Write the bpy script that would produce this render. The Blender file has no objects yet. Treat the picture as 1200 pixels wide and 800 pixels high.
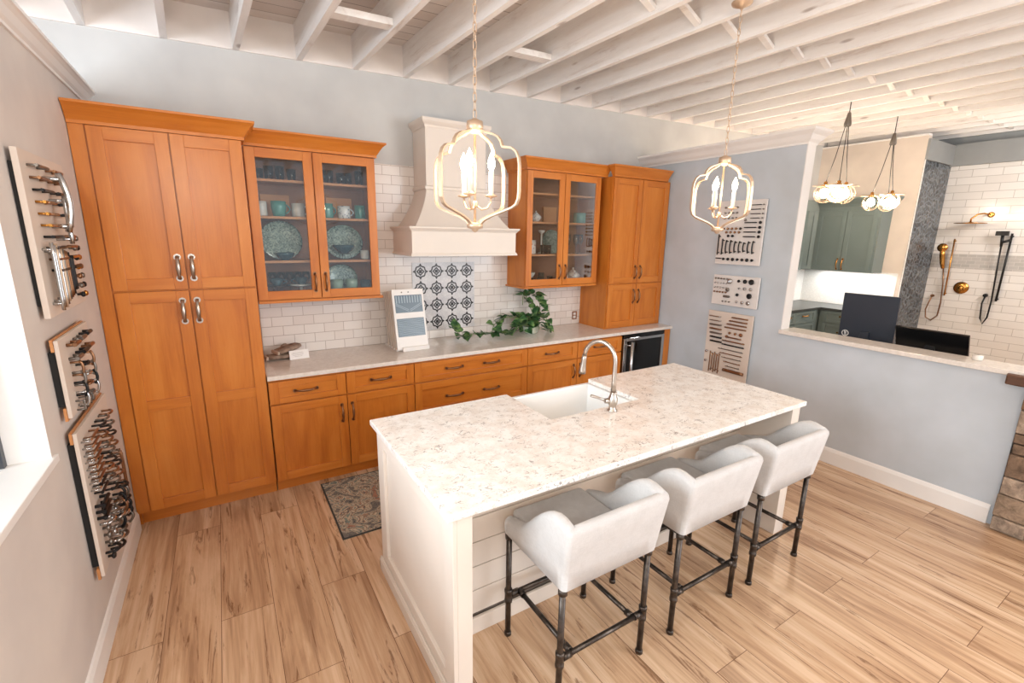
import bpy, math, random
from mathutils import Vector, Matrix

random.seed(7)
PI = math.pi
scene = bpy.context.scene
col = scene.collection

# ------------------------------------------------------------------ camera
cam_data = bpy.data.cameras.new('camera')
cam = bpy.data.objects.new('camera', cam_data)
col.objects.link(cam)
YAW, PITCH, ROLL, FPX = 0.5555, 0.2229, 0.0166, 544.96
cy_, sy_, cp_, sp_ = math.cos(YAW), math.sin(YAW), math.cos(PITCH), math.sin(PITCH)
fw = Vector((sy_*cp_, cy_*cp_, -sp_)); rt = Vector((cy_, -sy_, 0)); up = rt.cross(fw)
r2 = rt*math.cos(ROLL) + up*math.sin(ROLL)
u2 = -rt*math.sin(ROLL) + up*math.cos(ROLL)
rot = Matrix((r2, u2, -fw)).transposed()
cam.matrix_world = Matrix.Translation((0.6336, -4.156, 1.8947)) @ rot.to_4x4()
cam_data.sensor_width = 36.0
cam_data.lens = FPX/1200*36
cam_data.clip_start = 0.05
scene.camera = cam

# ------------------------------------------------------------------ exposure, world, large lights
scene.view_settings.view_transform = 'Standard'
scene.view_settings.look = 'None'
scene.view_settings.exposure = 0.36
scene.view_settings.gamma = 1.0
scene.view_settings.use_curve_mapping = False

world = bpy.data.worlds.new('world')
scene.world = world
world.use_nodes = True
bg = world.node_tree.nodes['Background']
bg.inputs[0].default_value = (0.87, 0.93, 1.0, 1)
bg.inputs[1].default_value = 1.15

def area(name, loc, target, sx, sy, power, color):
    d = bpy.data.lights.new(name, 'AREA')
    d.shape = 'RECTANGLE'; d.size = sx; d.size_y = sy; d.energy = power; d.color = color
    o = bpy.data.objects.new(name, d); col.objects.link(o)
    o.location = loc
    o.rotation_euler = (Vector(target)-Vector(loc)).to_track_quat('-Z', 'Y').to_euler()
    return o
area('rear_fill', (6.6, -8.3, 2.2), (2.6, -1.0, 1.0), 3.6, 2.4, 170, (0.93, 0.96, 1.0))  # added softbox behind the camera, an invented daylight source
for lx, ly, lz, lp in ((.35, -5.2, 2.5, 92), (4.3, -5.0, 2.2, 44), (6.9, -5.4, 2.2, 26)):  # unseen point lights added behind the camera to brighten ceiling and floor
    d = bpy.data.lights.new('added_ceiling_fill', 'POINT'); d.energy = lp; d.color = (1.0, .91, .80); d.shadow_soft_size = .3
    o = bpy.data.objects.new('added_ceiling_fill', d); col.objects.link(o); o.location = (lx, ly, lz)
area('side_window_daylight', (-1.6, -3.0, 2.1), (1.5, -2.4, 0.9), 1.8, 1.6, 120, (0.86, 0.93, 1.0))
area('shower_wall_fill', (8.4, -3.9, 2.9), (10.0, -2.0, 1.6), 1.0, 1.0, 45, (1.0, 0.97, 0.93))  # fill light added out of frame to brighten the shower tile
d = bpy.data.lights.new('hidden_office_fill', 'POINT'); d.energy = 14; d.color = (1.0, .82, .66); d.shadow_soft_size = .25  # added light without a fixture, hidden behind the tall right wall
o = bpy.data.objects.new('hidden_office_fill', d); col.objects.link(o); o.location = (6.3, -.65, 2.45)

# ------------------------------------------------------------------ mesh helpers
class Fr:
    """local frame on an upright face: u runs along it, w out of it, z up"""
    def __init__(s, O, U, W):
        s.O, s.U, s.W = Vector(O), Vector(U).normalized(), Vector(W).normalized()
    def p(s, u, w, z):
        return s.O + s.U*u + s.W*w + Vector((0, 0, z))

class MB:
    def __init__(s):
        s.v, s.f, s.m, s.s = [], [], [], []
    def add(s, vs, fs, mi=0, smooth=False):
        b = len(s.v); s.v += [Vector(x) for x in vs]
        for f in fs:
            s.f.append([b+i for i in f]); s.m.append(mi); s.s.append(smooth)
        return s
    def box(s, x0, x1, y0, y1, z0, z1, mi=0):
        vs = [(x, y, z) for z in (z0, z1) for y in (y0, y1) for x in (x0, x1)]
        return s.add(vs, [(0, 2, 3, 1), (4, 5, 7, 6), (0, 1, 5, 4), (2, 6, 7, 3), (0, 4, 6, 2), (1, 3, 7, 5)], mi)
    def fbox(s, F, u0, u1, w0, w1, z0, z1, mi=0):
        vs = [F.p(u, w, z) for z in (z0, z1) for w in (w0, w1) for u in (u0, u1)]
        return s.add(vs, [(0, 2, 3, 1), (4, 5, 7, 6), (0, 1, 5, 4), (2, 6, 7, 3), (0, 4, 6, 2), (1, 3, 7, 5)], mi)
    def prism(s, pts, z0, z1, mi=0):
        n = len(pts)
        vs = [(x, y, z0) for x, y in pts] + [(x, y, z1) for x, y in pts]
        return s.add(vs, [tuple(range(n))[::-1], tuple(range(n, 2*n))] + [(i, (i+1) % n, n+(i+1) % n, n+i) for i in range(n)], mi)
    def fprism(s, F, pts, w0, w1, mi=0):
        n = len(pts)
        vs = [F.p(u, w0, z) for u, z in pts] + [F.p(u, w1, z) for u, z in pts]
        return s.add(vs, [tuple(range(n))[::-1], tuple(range(n, 2*n))] + [(i, (i+1) % n, n+(i+1) % n, n+i) for i in range(n)], mi)
    def tube(s, pts, r, seg=8, mi=0, caps=True, closed=False, smooth=True):
        pts = [Vector(p) for p in pts]; n = len(pts)
        rs = r if isinstance(r, (list, tuple)) else [r]*n
        vs = []; prev = None
        for i, p in enumerate(pts):
            if closed: t = pts[(i+1) % n]-pts[i-1]
            else: t = pts[min(i+1, n-1)]-pts[max(i-1, 0)]
            t.normalize()
            if prev is None:
                a = Vector((0, 0, 1)) if abs(t.z) < .9 else Vector((1, 0, 0))
                nrm = t.cross(a).normalized()
            else:
                nrm = prev - t*prev.dot(t)
                nrm = nrm.normalized() if nrm.length > 1e-6 else t.orthogonal().normalized()
            prev = nrm; b = t.cross(nrm)
            for k in range(seg):
                a = 2*PI*k/seg
                vs.append(p + (nrm*math.cos(a)+b*math.sin(a))*rs[i])
        fs = []
        for i in range(n if closed else n-1):
            j = (i+1) % n
            for k in range(seg):
                fs.append((i*seg+k, i*seg+(k+1) % seg, j*seg+(k+1) % seg, j*seg+k))
        s.add(vs, fs, mi, smooth)
        if caps and not closed:
            b = len(s.v)-n*seg
            s.f.append([b+k for k in range(seg)][::-1]); s.m.append(mi); s.s.append(False)
            s.f.append([b+(n-1)*seg+k for k in range(seg)]); s.m.append(mi); s.s.append(False)
        return s
    def lathe(s, prof, c=(0, 0, 0), seg=20, mi=0, M=None, smooth=True):
        vs = []; n = len(prof)
        for r, z in prof:
            for k in range(seg):
                a = 2*PI*k/seg; v = Vector((r*math.cos(a), r*math.sin(a), z))
                if M is not None: v = M @ v
                vs.append(v+Vector(c))
        fs = [(i*seg+k, i*seg+(k+1) % seg, (i+1)*seg+(k+1) % seg, (i+1)*seg+k) for i in range(n-1) for k in range(seg)]
        s.add(vs, fs, mi, smooth)
        b = len(s.v)-n*seg
        if prof[0][0] > 1e-4: s.f.append([b+k for k in range(seg)][::-1]); s.m.append(mi); s.s.append(False)
        if prof[-1][0] > 1e-4: s.f.append([b+(n-1)*seg+k for k in range(seg)]); s.m.append(mi); s.s.append(False)
        return s
    def sphere(s, c, r, seg=12, rings=8, mi=0, sz=1.0):
        prof = [(max(r*math.sin(PI*i/rings), 1e-5), -r*sz*math.cos(PI*i/rings)) for i in range(rings+1)]
        return s.lathe(prof, c, seg, mi)
    def sweep(s, path, prof, mi=0, closed=False):
        """path: (x, y) polyline, prof: (out, z) section; out lies to the right of travel, mitred"""
        n = len(path); P = [Vector((p[0], p[1])) for p in path]; vs = []
        for i in range(n):
            a = P[i]-P[i-1] if (i > 0 or closed) else P[1]-P[0]
            b = P[(i+1) % n]-P[i] if (i < n-1 or closed) else P[-1]-P[-2]
            a.normalize(); b.normalize()
            na, nb = Vector((a.y, -a.x)), Vector((b.y, -b.x))
            m = na+nb; m = m/max(m.dot(na), .2)
            for o, z in prof: vs.append((P[i].x+m.x*o, P[i].y+m.y*o, z))
        k = len(prof); fs = []
        for i in range(n if closed else n-1):
            j = (i+1) % n
            for q in range(k): fs.append((i*k+q, i*k+(q+1) % k, j*k+(q+1) % k, j*k+q))
        s.add(vs, fs, mi)
        if not closed:
            b = len(s.v)-n*k
            s.f.append([b+q for q in range(k)][::-1]); s.m.append(mi); s.s.append(False)
            s.f.append([b+(n-1)*k+q for q in range(k)]); s.m.append(mi); s.s.append(False)
        return s
    def xf(s, M):
        s.v = [M @ v for v in s.v]; return s

def base_of(p):
    v = Vector((0, 0, 0))
    while p is not None:
        v += p.location; p = p.parent
    return v

def obj(name, mb, mats, parent=None, world_co=True, bevel=0, subsurf=0, props=None):
    me = bpy.data.meshes.new(name)
    off = base_of(parent) if (parent is not None and world_co) else Vector((0, 0, 0))
    me.from_pydata([tuple(v-off) for v in mb.v], [], mb.f)
    if not isinstance(mats, (list, tuple)): mats = [mats]
    for m in mats: me.materials.append(m)
    me.polygons.foreach_set('material_index', mb.m)
    me.polygons.foreach_set('use_smooth', mb.s)
    me.update(); me.validate()
    o = bpy.data.objects.new(name, me); col.objects.link(o)
    if parent is not None: o.parent = parent
    if bevel:
        b = o.modifiers.new('edge', 'BEVEL'); b.width = bevel; b.segments = 2; b.limit_method = 'ANGLE'; b.angle_limit = .6
    if subsurf:
        q = o.modifiers.new('soft', 'SUBSURF'); q.levels = subsurf; q.render_levels = subsurf
    if props:
        for k, v in props.items(): o[k] = v
    return o

def thing(name, label, cat, loc=(0, 0, 0), group=None):
    o = bpy.data.objects.new(name, None); col.objects.link(o)
    o.location = loc; o.empty_display_size = .1
    o['label'] = label; o['category'] = cat
    if group: o['group'] = group
    return o

def tag(o, label, cat, group=None, kind=None):
    o['label'] = label; o['category'] = cat
    if group: o['group'] = group
    if kind: o['kind'] = kind
    return o

def recentre(o):
    """move the origin of a one-mesh thing to its base"""
    vs = o.data.vertices
    c = Vector(((min(v.co.x for v in vs)+max(v.co.x for v in vs))/2, (min(v.co.y for v in vs)+max(v.co.y for v in vs))/2, min(v.co.z for v in vs)))
    for v in vs: v.co -= c
    o.location = c
    return o

def single(name, mb, mats, label, cat, group=None, bevel=0, subsurf=0):
    return tag(recentre(obj(name, mb, mats, bevel=bevel, subsurf=subsurf)), label, cat, group)

def struct(name, mb, mats, parent=None, bevel=0, label=None):
    o = obj(name, mb, mats, parent, bevel=bevel)
    if parent is None: o['kind'] = 'structure'
    if label: o['label'] = label
    return o

def copy_tree(o, parent=None):
    c = o.copy(); col.objects.link(c)
    if parent is not None: c.parent = parent
    for ch in list(o.children): copy_tree(ch, c)
    return c

# ------------------------------------------------------------------ materials
def srgb(r, g, b):
    f = lambda c: (c/255)/12.92 if c/255 <= .04045 else ((c/255+.055)/1.055)**2.4
    return (f(r), f(g), f(b), 1)

def new_mat(name, color=(200, 200, 200), rough=.5, metal=0, spec=.5, coat=0, emit=None, es=0):
    m = bpy.data.materials.new(name); m.use_nodes = True
    p = m.node_tree.nodes['Principled BSDF']
    p.inputs['Base Color'].default_value = srgb(*color)
    p.inputs['Roughness'].default_value = rough
    p.inputs['Metallic'].default_value = metal
    p.inputs['Specular IOR Level'].default_value = spec
    p.inputs['Coat Weight'].default_value = coat
    if emit:
        p.inputs['Emission Color'].default_value = srgb(*emit); p.inputs['Emission Strength'].default_value = es
    return m

class NT:
    def __init__(s, m): s.m = m; s.t = m.node_tree; s.p = s.t.nodes['Principled BSDF']
    def n(s, typ, **kw):
        x = s.t.nodes.new(typ)
        for k, v in kw.items(): setattr(x, k, v)
        return x
    def l(s, a, b): s.t.links.new(a, b)
    def coords(s, scale=(1, 1, 1), loc=(0, 0, 0), rot=(0, 0, 0), world=False):
        mp = s.n('ShaderNodeMapping')
        if world: src = s.n('ShaderNodeNewGeometry').outputs['Position']
        else: src = s.n('ShaderNodeTexCoord').outputs['Object']
        s.l(src, mp.inputs[0])
        mp.inputs['Scale'].default_value = scale; mp.inputs['Location'].default_value = loc; mp.inputs['Rotation'].default_value = rot
        return mp.outputs[0]
    def noise(s, vec, scale=5, detail=4, rough=.5, dist=0):
        x = s.n('ShaderNodeTexNoise'); s.l(vec, x.inputs['Vector'])
        x.inputs['Scale'].default_value = scale; x.inputs['Detail'].default_value = detail
        x.inputs['Roughness'].default_value = rough; x.inputs['Distortion'].default_value = dist
        return x.outputs['Fac']
    def voro(s, vec, scale=5, feature='F1', out='Distance'):
        x = s.n('ShaderNodeTexVoronoi'); x.feature = feature; s.l(vec, x.inputs['Vector'])
        x.inputs['Scale'].default_value = scale
        return x.outputs[out]
    def ramp(s, fac, stops, interp='LINEAR'):
        x = s.n('ShaderNodeValToRGB'); s.l(fac, x.inputs[0]); e = x.color_ramp.elements
        x.color_ramp.interpolation = interp
        while len(e) < len(stops): e.new(.5)
        for i, (p, c) in enumerate(stops):
            e[i].position = p; e[i].color = c if len(c) == 4 else srgb(*c)
        return x.outputs[0]
    def mix(s, fac, a, b, blend='MIX'):
        x = s.n('ShaderNodeMix', data_type='RGBA', blend_type=blend)
        for i, val in ((0, fac), (6, a), (7, b)):
            if isinstance(val, (int, float)): x.inputs[i].default_value = val
            elif isinstance(val, tuple): x.inputs[i].default_value = val if len(val) == 4 else srgb(*val)
            else: s.l(val, x.inputs[i])
        return x.outputs[2]
    def math(s, op, a, b=None):
        x = s.n('ShaderNodeMath', operation=op)
        for i, val in ((0, a), (1, b)):
            if val is None: continue
            if isinstance(val, (int, float)): x.inputs[i].default_value = val
            else: s.l(val, x.inputs[i])
        return x.outputs[0]
    def color(s, sock): s.l(sock, s.p.inputs['Base Color'])
    def bump(s, h, strength=.3, dist=.01):
        x = s.n('ShaderNodeBump'); x.inputs['Strength'].default_value = strength; x.inputs['Distance'].default_value = dist
        s.l(h, x.inputs['Height']); s.l(x.outputs[0], s.p.inputs['Normal'])

def paint(name, c, rough=.6, var=.03):
    m = new_mat(name, c, rough, spec=.3); t = NT(m)
    n = t.noise(t.coords(world=True), 3, 3)
    lo = tuple(max(0, int(x*(1-var))) for x in c); hi = tuple(min(255, int(x*(1+var))) for x in c)
    t.color(t.ramp(n, [(.3, lo), (.7, hi)]))
    f = t.noise(t.coords(world=True), 260, 2)
    t.bump(f, .05, .001)
    return m

def wood(name, axis, c0, c1, c2, rough=.32, coat=.15):
    m = new_mat(name, c1, rough, spec=.4, coat=coat); t = NT(m)
    t.p.inputs['Coat Roughness'].default_value = .25
    sc = {'x': (1.2, 9, 9), 'z': (9, 9, 1.2), 'y': (9, 1.2, 9)}[axis]
    fine = {'x': (4, 120, 120), 'z': (120, 120, 4), 'y': (120, 4, 120)}[axis]
    a = t.noise(t.coords(sc, world=True), 1.0, 5, .55, .8)
    b = t.noise(t.coords(fine, world=True), 1.0, 3, .6)
    g = t.math('ADD', t.math('MULTIPLY', a, .8), t.math('MULTIPLY', b, .2))
    blotch = t.noise(t.coords((1, 1, 1), world=True), 6, 4, .6)
    base = t.ramp(g, [(.3, c0), (.5, c1), (.72, c2)])
    t.color(t.mix(t.math('MULTIPLY', blotch, .3), base, c0))
    t.bump(b, .04, .001)
    return m

W0, W1, W2 = (180, 98, 30), (203, 121, 44), (216, 138, 60)
wood_v = wood('maple_cabinet_grain_upright', 'z', W0, W1, W2)
wood_h = wood('maple_cabinet_grain_level', 'x', W0, W1, W2)
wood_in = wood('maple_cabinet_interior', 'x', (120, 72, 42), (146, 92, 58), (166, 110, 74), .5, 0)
wood_shelf = wood('maple_shelf', 'x', (176, 112, 68), (204, 138, 88), (218, 156, 108), .45, 0)
wood_light = wood('pine_strip', 'x', (176, 112, 64), (202, 140, 88), (214, 158, 108), .5, 0)
wood_dark = wood('dark_rustic_wood', 'y', (66, 40, 26), (96, 62, 42), (126, 86, 60), .55, 0)

m_wall = paint('cool_grey_wall_paint', (192, 199, 206))
m_wall_back = paint('grey_wall_paint', (200, 200, 199))
m_wall_left = paint('warm_grey_wall_paint', (211, 203, 197))
m_wall_peach = paint('cream_wall_paint', (224, 212, 200))
m_trim = paint('white_trim_paint', (236, 233, 230), .35, .01)
m_hood = paint('off_white_hood_paint', (226, 216, 206), .4, .01)
m_island = paint('off_white_island_paint', (228, 217, 206), .4, .015)
m_green = paint('sage_green_cabinet_paint', (112, 126, 126), .4, .02)
m_band = paint('grey_soffit_paint', (150, 152, 152))

m_counter = new_mat('pale_quartz', (224, 215, 206), .12, spec=.5); t = NT(m_counter)
t.color(t.ramp(t.noise(t.coords(world=True), 30, 6, .7), [(.35, (217, 208, 199)), (.65, (232, 225, 218))]))

m_quartz = new_mat('veined_quartz', (232, 222, 212), .13, spec=.5); t = NT(m_quartz)
c = t.coords(world=True)
base = t.ramp(t.noise(c, 11, 5, .65), [(.36, (236, 228, 220)), (.58, (249, 246, 242))])
for q, (sc_, wd, lo_, hi_, st_, cc_) in enumerate(((11, .020, .50, .58, .85, (108, 94, 88)), (23, .026, .49, .58, .6, (134, 116, 104)), (48, .04, .46, .62, .3, (160, 140, 124)))):
    nn = t.noise(t.coords((1, 1.7, 1), loc=(3.1*q, 1.7*q, 2), world=True), sc_, 3, .55, 1.1)
    line = t.ramp(t.math('ABSOLUTE', t.math('SUBTRACT', nn, .5)), [(0, (255, 255, 255)), (wd, (0, 0, 0))])
    brk = t.ramp(t.noise(t.coords(loc=(7.3*q, 2.2, 5), world=True), 13+9*q, 4, .65), [(lo_, (0, 0, 0)), (hi_, (255, 255, 255))])
    base = t.mix(t.math('MULTIPLY', t.math('MULTIPLY', line, brk), st_), base, cc_)
t.color(base)

m_floor = new_mat('oak_plank_floor', (205, 165, 125), .27, spec=.5); t = NT(m_floor)
src = t.n('ShaderNodeNewGeometry').outputs['Position']
sep = t.n('ShaderNodeSeparateXYZ'); t.l(src, sep.inputs[0])
cmb = t.n('ShaderNodeCombineXYZ'); t.l(sep.outputs[1], cmb.inputs[0]); t.l(sep.outputs[0], cmb.inputs[1])
mp = t.n('ShaderNodeMapping'); t.l(cmb.outputs[0], mp.inputs[0]); mp.inputs['Location'].default_value = (.3, -.215, 0)
br = t.n('ShaderNodeTexBrick'); t.l(mp.outputs[0], br.inputs['Vector'])
br.offset = .37; br.offset_frequency = 2
br.inputs['Scale'].default_value = 1; br.inputs['Brick Width'].default_value = 1.45; br.inputs['Row Height'].default_value = .235
br.inputs['Mortar Size'].default_value = .0014; br.inputs['Mortar Smooth'].default_value = .3
br.inputs['Color1'].default_value = (0, 0, 0, 1); br.inputs['Color2'].default_value = (1, 1, 1, 1); br.inputs['Mortar'].default_value = (.5, .5, .5, 1)
rnd = br.outputs['Color']
off = t.n('ShaderNodeVectorMath', operation='SCALE'); t.l(rnd, off.inputs[0]); off.inputs['Scale'].default_value = 37
ad = t.n('ShaderNodeVectorMath', operation='ADD'); t.l(src, ad.inputs[0]); t.l(off.outputs[0], ad.inputs[1])
def stretched(sc):
    q = t.n('ShaderNodeMapping'); t.l(ad.outputs[0], q.inputs[0]); q.inputs['Scale'].default_value = sc; return q.outputs[0]
g1 = t.noise(stretched((8, .7, 1)), 1, 6, .6, .9)
g2 = t.noise(stretched((60, 2, 1)), 1, 4, .6, .3)
g3 = t.noise(stretched((20, 1.7, 1)), 1, 6, .7, 1.0)
tone = t.ramp(rnd, [(0, (184, 146, 114)), (.35, (214, 180, 148)), (.7, (196, 160, 127)), (1, (224, 194, 164))])
grain = t.ramp(t.math('ADD', t.math('MULTIPLY', g1, .7), t.math('MULTIPLY', g2, .3)), [(.38, (146, 108, 80)), (.50, (204, 168, 134)), (.61, (234, 206, 176))])
b1 = t.mix(.6, tone, grain)
streak = t.ramp(g3, [(.57, (0, 0, 0)), (.63, (255, 255, 255))])
b2 = t.mix(t.math('MULTIPLY', streak, .7), b1, (112, 72, 46))
b3 = t.mix(br.outputs['Fac'], b2, (104, 72, 50))
t.color(b3); t.bump(t.math('SUBTRACT', 1.0, br.outputs['Fac']), .3, .002)

def brick_mat(name, face, w, h, c1, c2, mortar, ms=.0025, rough=.15, off=.5, loc=(0, 0, 0)):
    m = new_mat(name, c1, rough, spec=.5); t = NT(m)
    src = t.n('ShaderNodeNewGeometry').outputs['Position']
    sep = t.n('ShaderNodeSeparateXYZ'); t.l(src, sep.inputs[0])
    cmb = t.n('ShaderNodeCombineXYZ'); t.l(sep.outputs[0 if face == 'y' else 1], cmb.inputs[0]); t.l(sep.outputs[2], cmb.inputs[1])
    mp = t.n('ShaderNodeMapping'); t.l(cmb.outputs[0], mp.inputs[0]); mp.inputs['Location'].default_value = loc
    br = t.n('ShaderNodeTexBrick'); t.l(mp.outputs[0], br.inputs['Vector']); br.offset = off
    br.inputs['Scale'].default_value = 1; br.inputs['Brick Width'].default_value = w; br.inputs['Row Height'].default_value = h
    br.inputs['Mortar Size'].default_value = ms; br.inputs['Mortar Smooth'].default_value = .2
    br.inputs['Color1'].default_value = srgb(*c1); br.inputs['Color2'].default_value = srgb(*c2); br.inputs['Mortar'].default_value = srgb(*mortar)
    t.color(br.outputs['Color']); t.bump(t.math('SUBTRACT', 1.0, br.outputs['Fac']), .35, .002)
    return m
m_subway = brick_mat('white_subway_tile', 'y', .158, .0775, (232, 227, 222), (222, 214, 208), (178, 166, 158), .0022, loc=(.02, .014, 0))
m_subway_far = brick_mat('white_shower_tile', 'x', .32, .105, (232, 228, 224), (222, 217, 212), (190, 184, 178), .004)
m_greyband = brick_mat('grey_marble_band_tile', 'x', .1, .05, (176, 172, 168), (192, 187, 182), (205, 200, 196), .003)

m_accent = new_mat('cement_tile_ground', (205, 204, 206), .3); t = NT(m_accent)
a = t.voro(t.coords(loc=(.03, 0, .02), world=True), 38, 'DISTANCE_TO_EDGE')
t.color(t.mix(t.ramp(a, [(.06, (120, 120, 120)), (.16, (0, 0, 0))]), t.ramp(t.noise(t.coords(world=True), 9), [(.3, (196, 196, 200)), (.7, (226, 225, 226))]), (150, 152, 158)))
m_black = new_mat('black_tile_print', (28, 26, 30), .35)

m_mosaic = new_mat('slate_penny_mosaic', (84, 92, 98), .25); t = NT(m_mosaic)
c = t.coords(world=True)
e = t.voro(c, 15, 'DISTANCE_TO_EDGE'); cc = t.voro(c, 15, 'F1', 'Color')
sepc = t.n('ShaderNodeSeparateColor'); t.l(cc, sepc.inputs[0])
t.color(t.mix(t.ramp(e, [(.05, (255, 255, 255)), (.13, (0, 0, 0))]), t.ramp(sepc.outputs[0], [(0, (26, 31, 38)), (.7, (50, 57, 65)), (1, (84, 90, 95))]), (104, 110, 116)))

m_whitemosaic = new_mat('white_mosaic_backsplash', (238, 238, 236), .25); t = NT(m_whitemosaic)
e = t.voro(t.coords(world=True), 22, 'DISTANCE_TO_EDGE')
t.color(t.mix(t.ramp(e, [(.04, (120, 120, 120)), (.12, (0, 0, 0))]), (240, 240, 238), (200, 200, 198)))

m_joist = new_mat('whitewashed_joist', (228, 222, 217), .65, spec=.2); t = NT(m_joist)
c = t.coords((9, 1.0, 9), world=True)
n = t.noise(c, 1.5, 6, .7, .6); kn = t.voro(t.coords((2.4, 1.2, 5), world=True), 1.1, 'F1')
base = t.ramp(n, [(.28, (212, 202, 196)), (.42, (238, 234, 231)), (.7, (247, 245, 243))])
knot = t.ramp(kn, [(.03, (255, 255, 255)), (.075, (0, 0, 0))])
t.color(t.mix(t.math('MULTIPLY', knot, .55), base, (128, 104, 92)))

m_deck = new_mat('whitewashed_deck_boards', (220, 210, 204), .7, spec=.2); t = NT(m_deck)
src = t.n('ShaderNodeNewGeometry').outputs['Position']
br = t.n('ShaderNodeTexBrick'); t.l(src, br.inputs['Vector']); br.offset = .4
br.inputs['Scale'].default_value = 1; br.inputs['Brick Width'].default_value = 2.4; br.inputs['Row Height'].default_value = .14
br.inputs['Mortar Size'].default_value = .003
br.inputs['Color1'].default_value = srgb(236, 230, 225); br.inputs['Color2'].default_value = srgb(220, 209, 201); br.inputs['Mortar'].default_value = srgb(120, 104, 96)
n = t.noise(t.coords((1, 9, 1), world=True), 2.5, 5, .6)
t.color(t.mix(t.math('MULTIPLY', n, .4), br.outputs['Color'], (190, 172, 160)))

m_fabric = new_mat('pale_grey_linen', (200, 198, 196), .9, spec=.2); t = NT(m_fabric)
c = t.coords((1, 1, 1)); n = t.noise(t.coords((300, 300, 40)), 1, 2); n2 = t.noise(t.coords((40, 40, 300)), 1, 2); n3 = t.noise(c, 12, 4)
t.color(t.ramp(t.math('ADD', t.math('MULTIPLY', t.math('ADD', n, n2), .3), t.math('MULTIPLY', n3, .4)), [(.3, (190, 187, 185)), (.7, (210, 208, 207))]))
t.bump(t.math('ADD', n, n2), .15, .001)
t.p.inputs['Sheen Weight'].default_value = .15

m_pipe = new_mat('blackened_steel_pipe', (74, 68, 64), .38, metal=.85); t = NT(m_pipe)
t.color(t.ramp(t.noise(t.coords(), 40, 4), [(.3, (62, 56, 52)), (.7, (96, 88, 82))]))
m_nickel = new_mat('brushed_nickel', (190, 180, 170), .3, metal=1)
m_steel = new_mat('stainless_steel', (190, 190, 190), .25, metal=1)
m_bronze = new_mat('warm_bronze', (146, 108, 80), .32, metal=.9)
m_brass = new_mat('brushed_brass', (196, 142, 74), .25, metal=1)
m_champ = new_mat('champagne_metal', (208, 182, 156), .4, metal=.6)
m_blackmetal = new_mat('matt_black_metal', (24, 24, 26), .4, metal=.3)
m_pewter = new_mat('pewter', (130, 124, 118), .35, metal=.9)
m_sink = new_mat('white_fireclay', (242, 241, 239), .12, spec=.6)
m_plastic_black = new_mat('gloss_black_plastic', (10, 10, 12), .12)
m_screen_back = new_mat('navy_plastic', (36, 42, 54), .4)
m_white_board = new_mat('white_board_laminate', (222, 216, 212), .35)
m_cream_board = new_mat('cream_board_laminate', (214, 200, 188), .45)
m_shadow_gap = new_mat('painted_shadow_gap', (20, 18, 18), .7)  # black colour stands in for the shadow behind the boards
m_bulb = new_mat('lit_bulb', (255, 240, 220), .3, emit=(255, 226, 184), es=40)
m_candle = new_mat('ivory_candle_sleeve', (238, 228, 214), .5)
m_stone = None

def glass_mat(name, tint=(1, 1, 1, 1), rough=.02, ior=1.5, refl=1.0):
    m = bpy.data.materials.new(name); m.use_nodes = True; T = m.node_tree
    for x in list(T.nodes): T.nodes.remove(x)
    o = T.nodes.new('ShaderNodeOutputMaterial'); mx = T.nodes.new('ShaderNodeMixShader')
    tr = T.nodes.new('ShaderNodeBsdfTransparent'); gl = T.nodes.new('ShaderNodeBsdfGlossy'); fr = T.nodes.new('ShaderNodeFresnel')
    ml = T.nodes.new('ShaderNodeMath'); ml.operation = 'MULTIPLY'; ml.inputs[1].default_value = refl
    tr.inputs[0].default_value = tint; gl.inputs['Roughness'].default_value = rough; fr.inputs[0].default_value = ior
    T.links.new(fr.outputs[0], ml.inputs[0]); T.links.new(ml.outputs[0], mx.inputs[0])
    T.links.new(tr.outputs[0], mx.inputs[1]); T.links.new(gl.outputs[0], mx.inputs[2]); T.links.new(mx.outputs[0], o.inputs[0])
    return m
m_pane = glass_mat('clear_pane', (.95, .97, .97, 1))
m_globe = glass_mat('clear_globe_glass', (.98, .97, .95, 1), ior=1.45, refl=.3)
m_smoke = glass_mat('smoked_glass', (.72, .74, .74, 1), ior=1.6)
m_glassware = glass_mat('clear_glassware', (.94, .96, .96, 1), ior=1.5, refl=1.4)

# ------------------------------------------------------------------ room shell
XR = 4.987            # inner face of the partition on the right
def zc(x): return 3.118 + .0288*x      # underside of the joists
TY = math.tan(math.radians(2.4))

struct('floor', MB().box(-3.0, 11.0, -8.5, .12, -.06, 0), m_floor)

# ceiling deck, tilted like the joists
d = MB(); x0, x1, y0, y1 = -3.2, 11.0, -8.5, .1
d.add([(x, y, zc(x)+.235+h) for h in (0, .03) for y in (y0, y1) for x in (x0, x1)],
      [(0, 2, 3, 1), (4, 5, 7, 6), (0, 1, 5, 4), (2, 6, 7, 3), (0, 4, 6, 2), (1, 3, 7, 5)])
ceiling = struct('ceiling', d, m_deck)
k = 0
for i in range(-7, 27):
    xw = .045+.413*i
    if xw > 10.7 or xw < -2.8: continue
    j = MB(); ya, yb = -.002, -8.4
    vs = []
    for h in (0, .235):
        for y in (yb, ya):
            for s in (-.021, .021):
                x = xw - y*TY + s
                vs.append((x, y, zc(x)+h))
    j.add(vs, [(0, 2, 3, 1), (4, 5, 7, 6), (0, 1, 5, 4), (2, 6, 7, 3), (0, 4, 6, 2), (1, 3, 7, 5)])
    if xw < 9.0 or True:
        o = obj('ceiling_joist', j, m_joist, ceiling)
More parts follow.
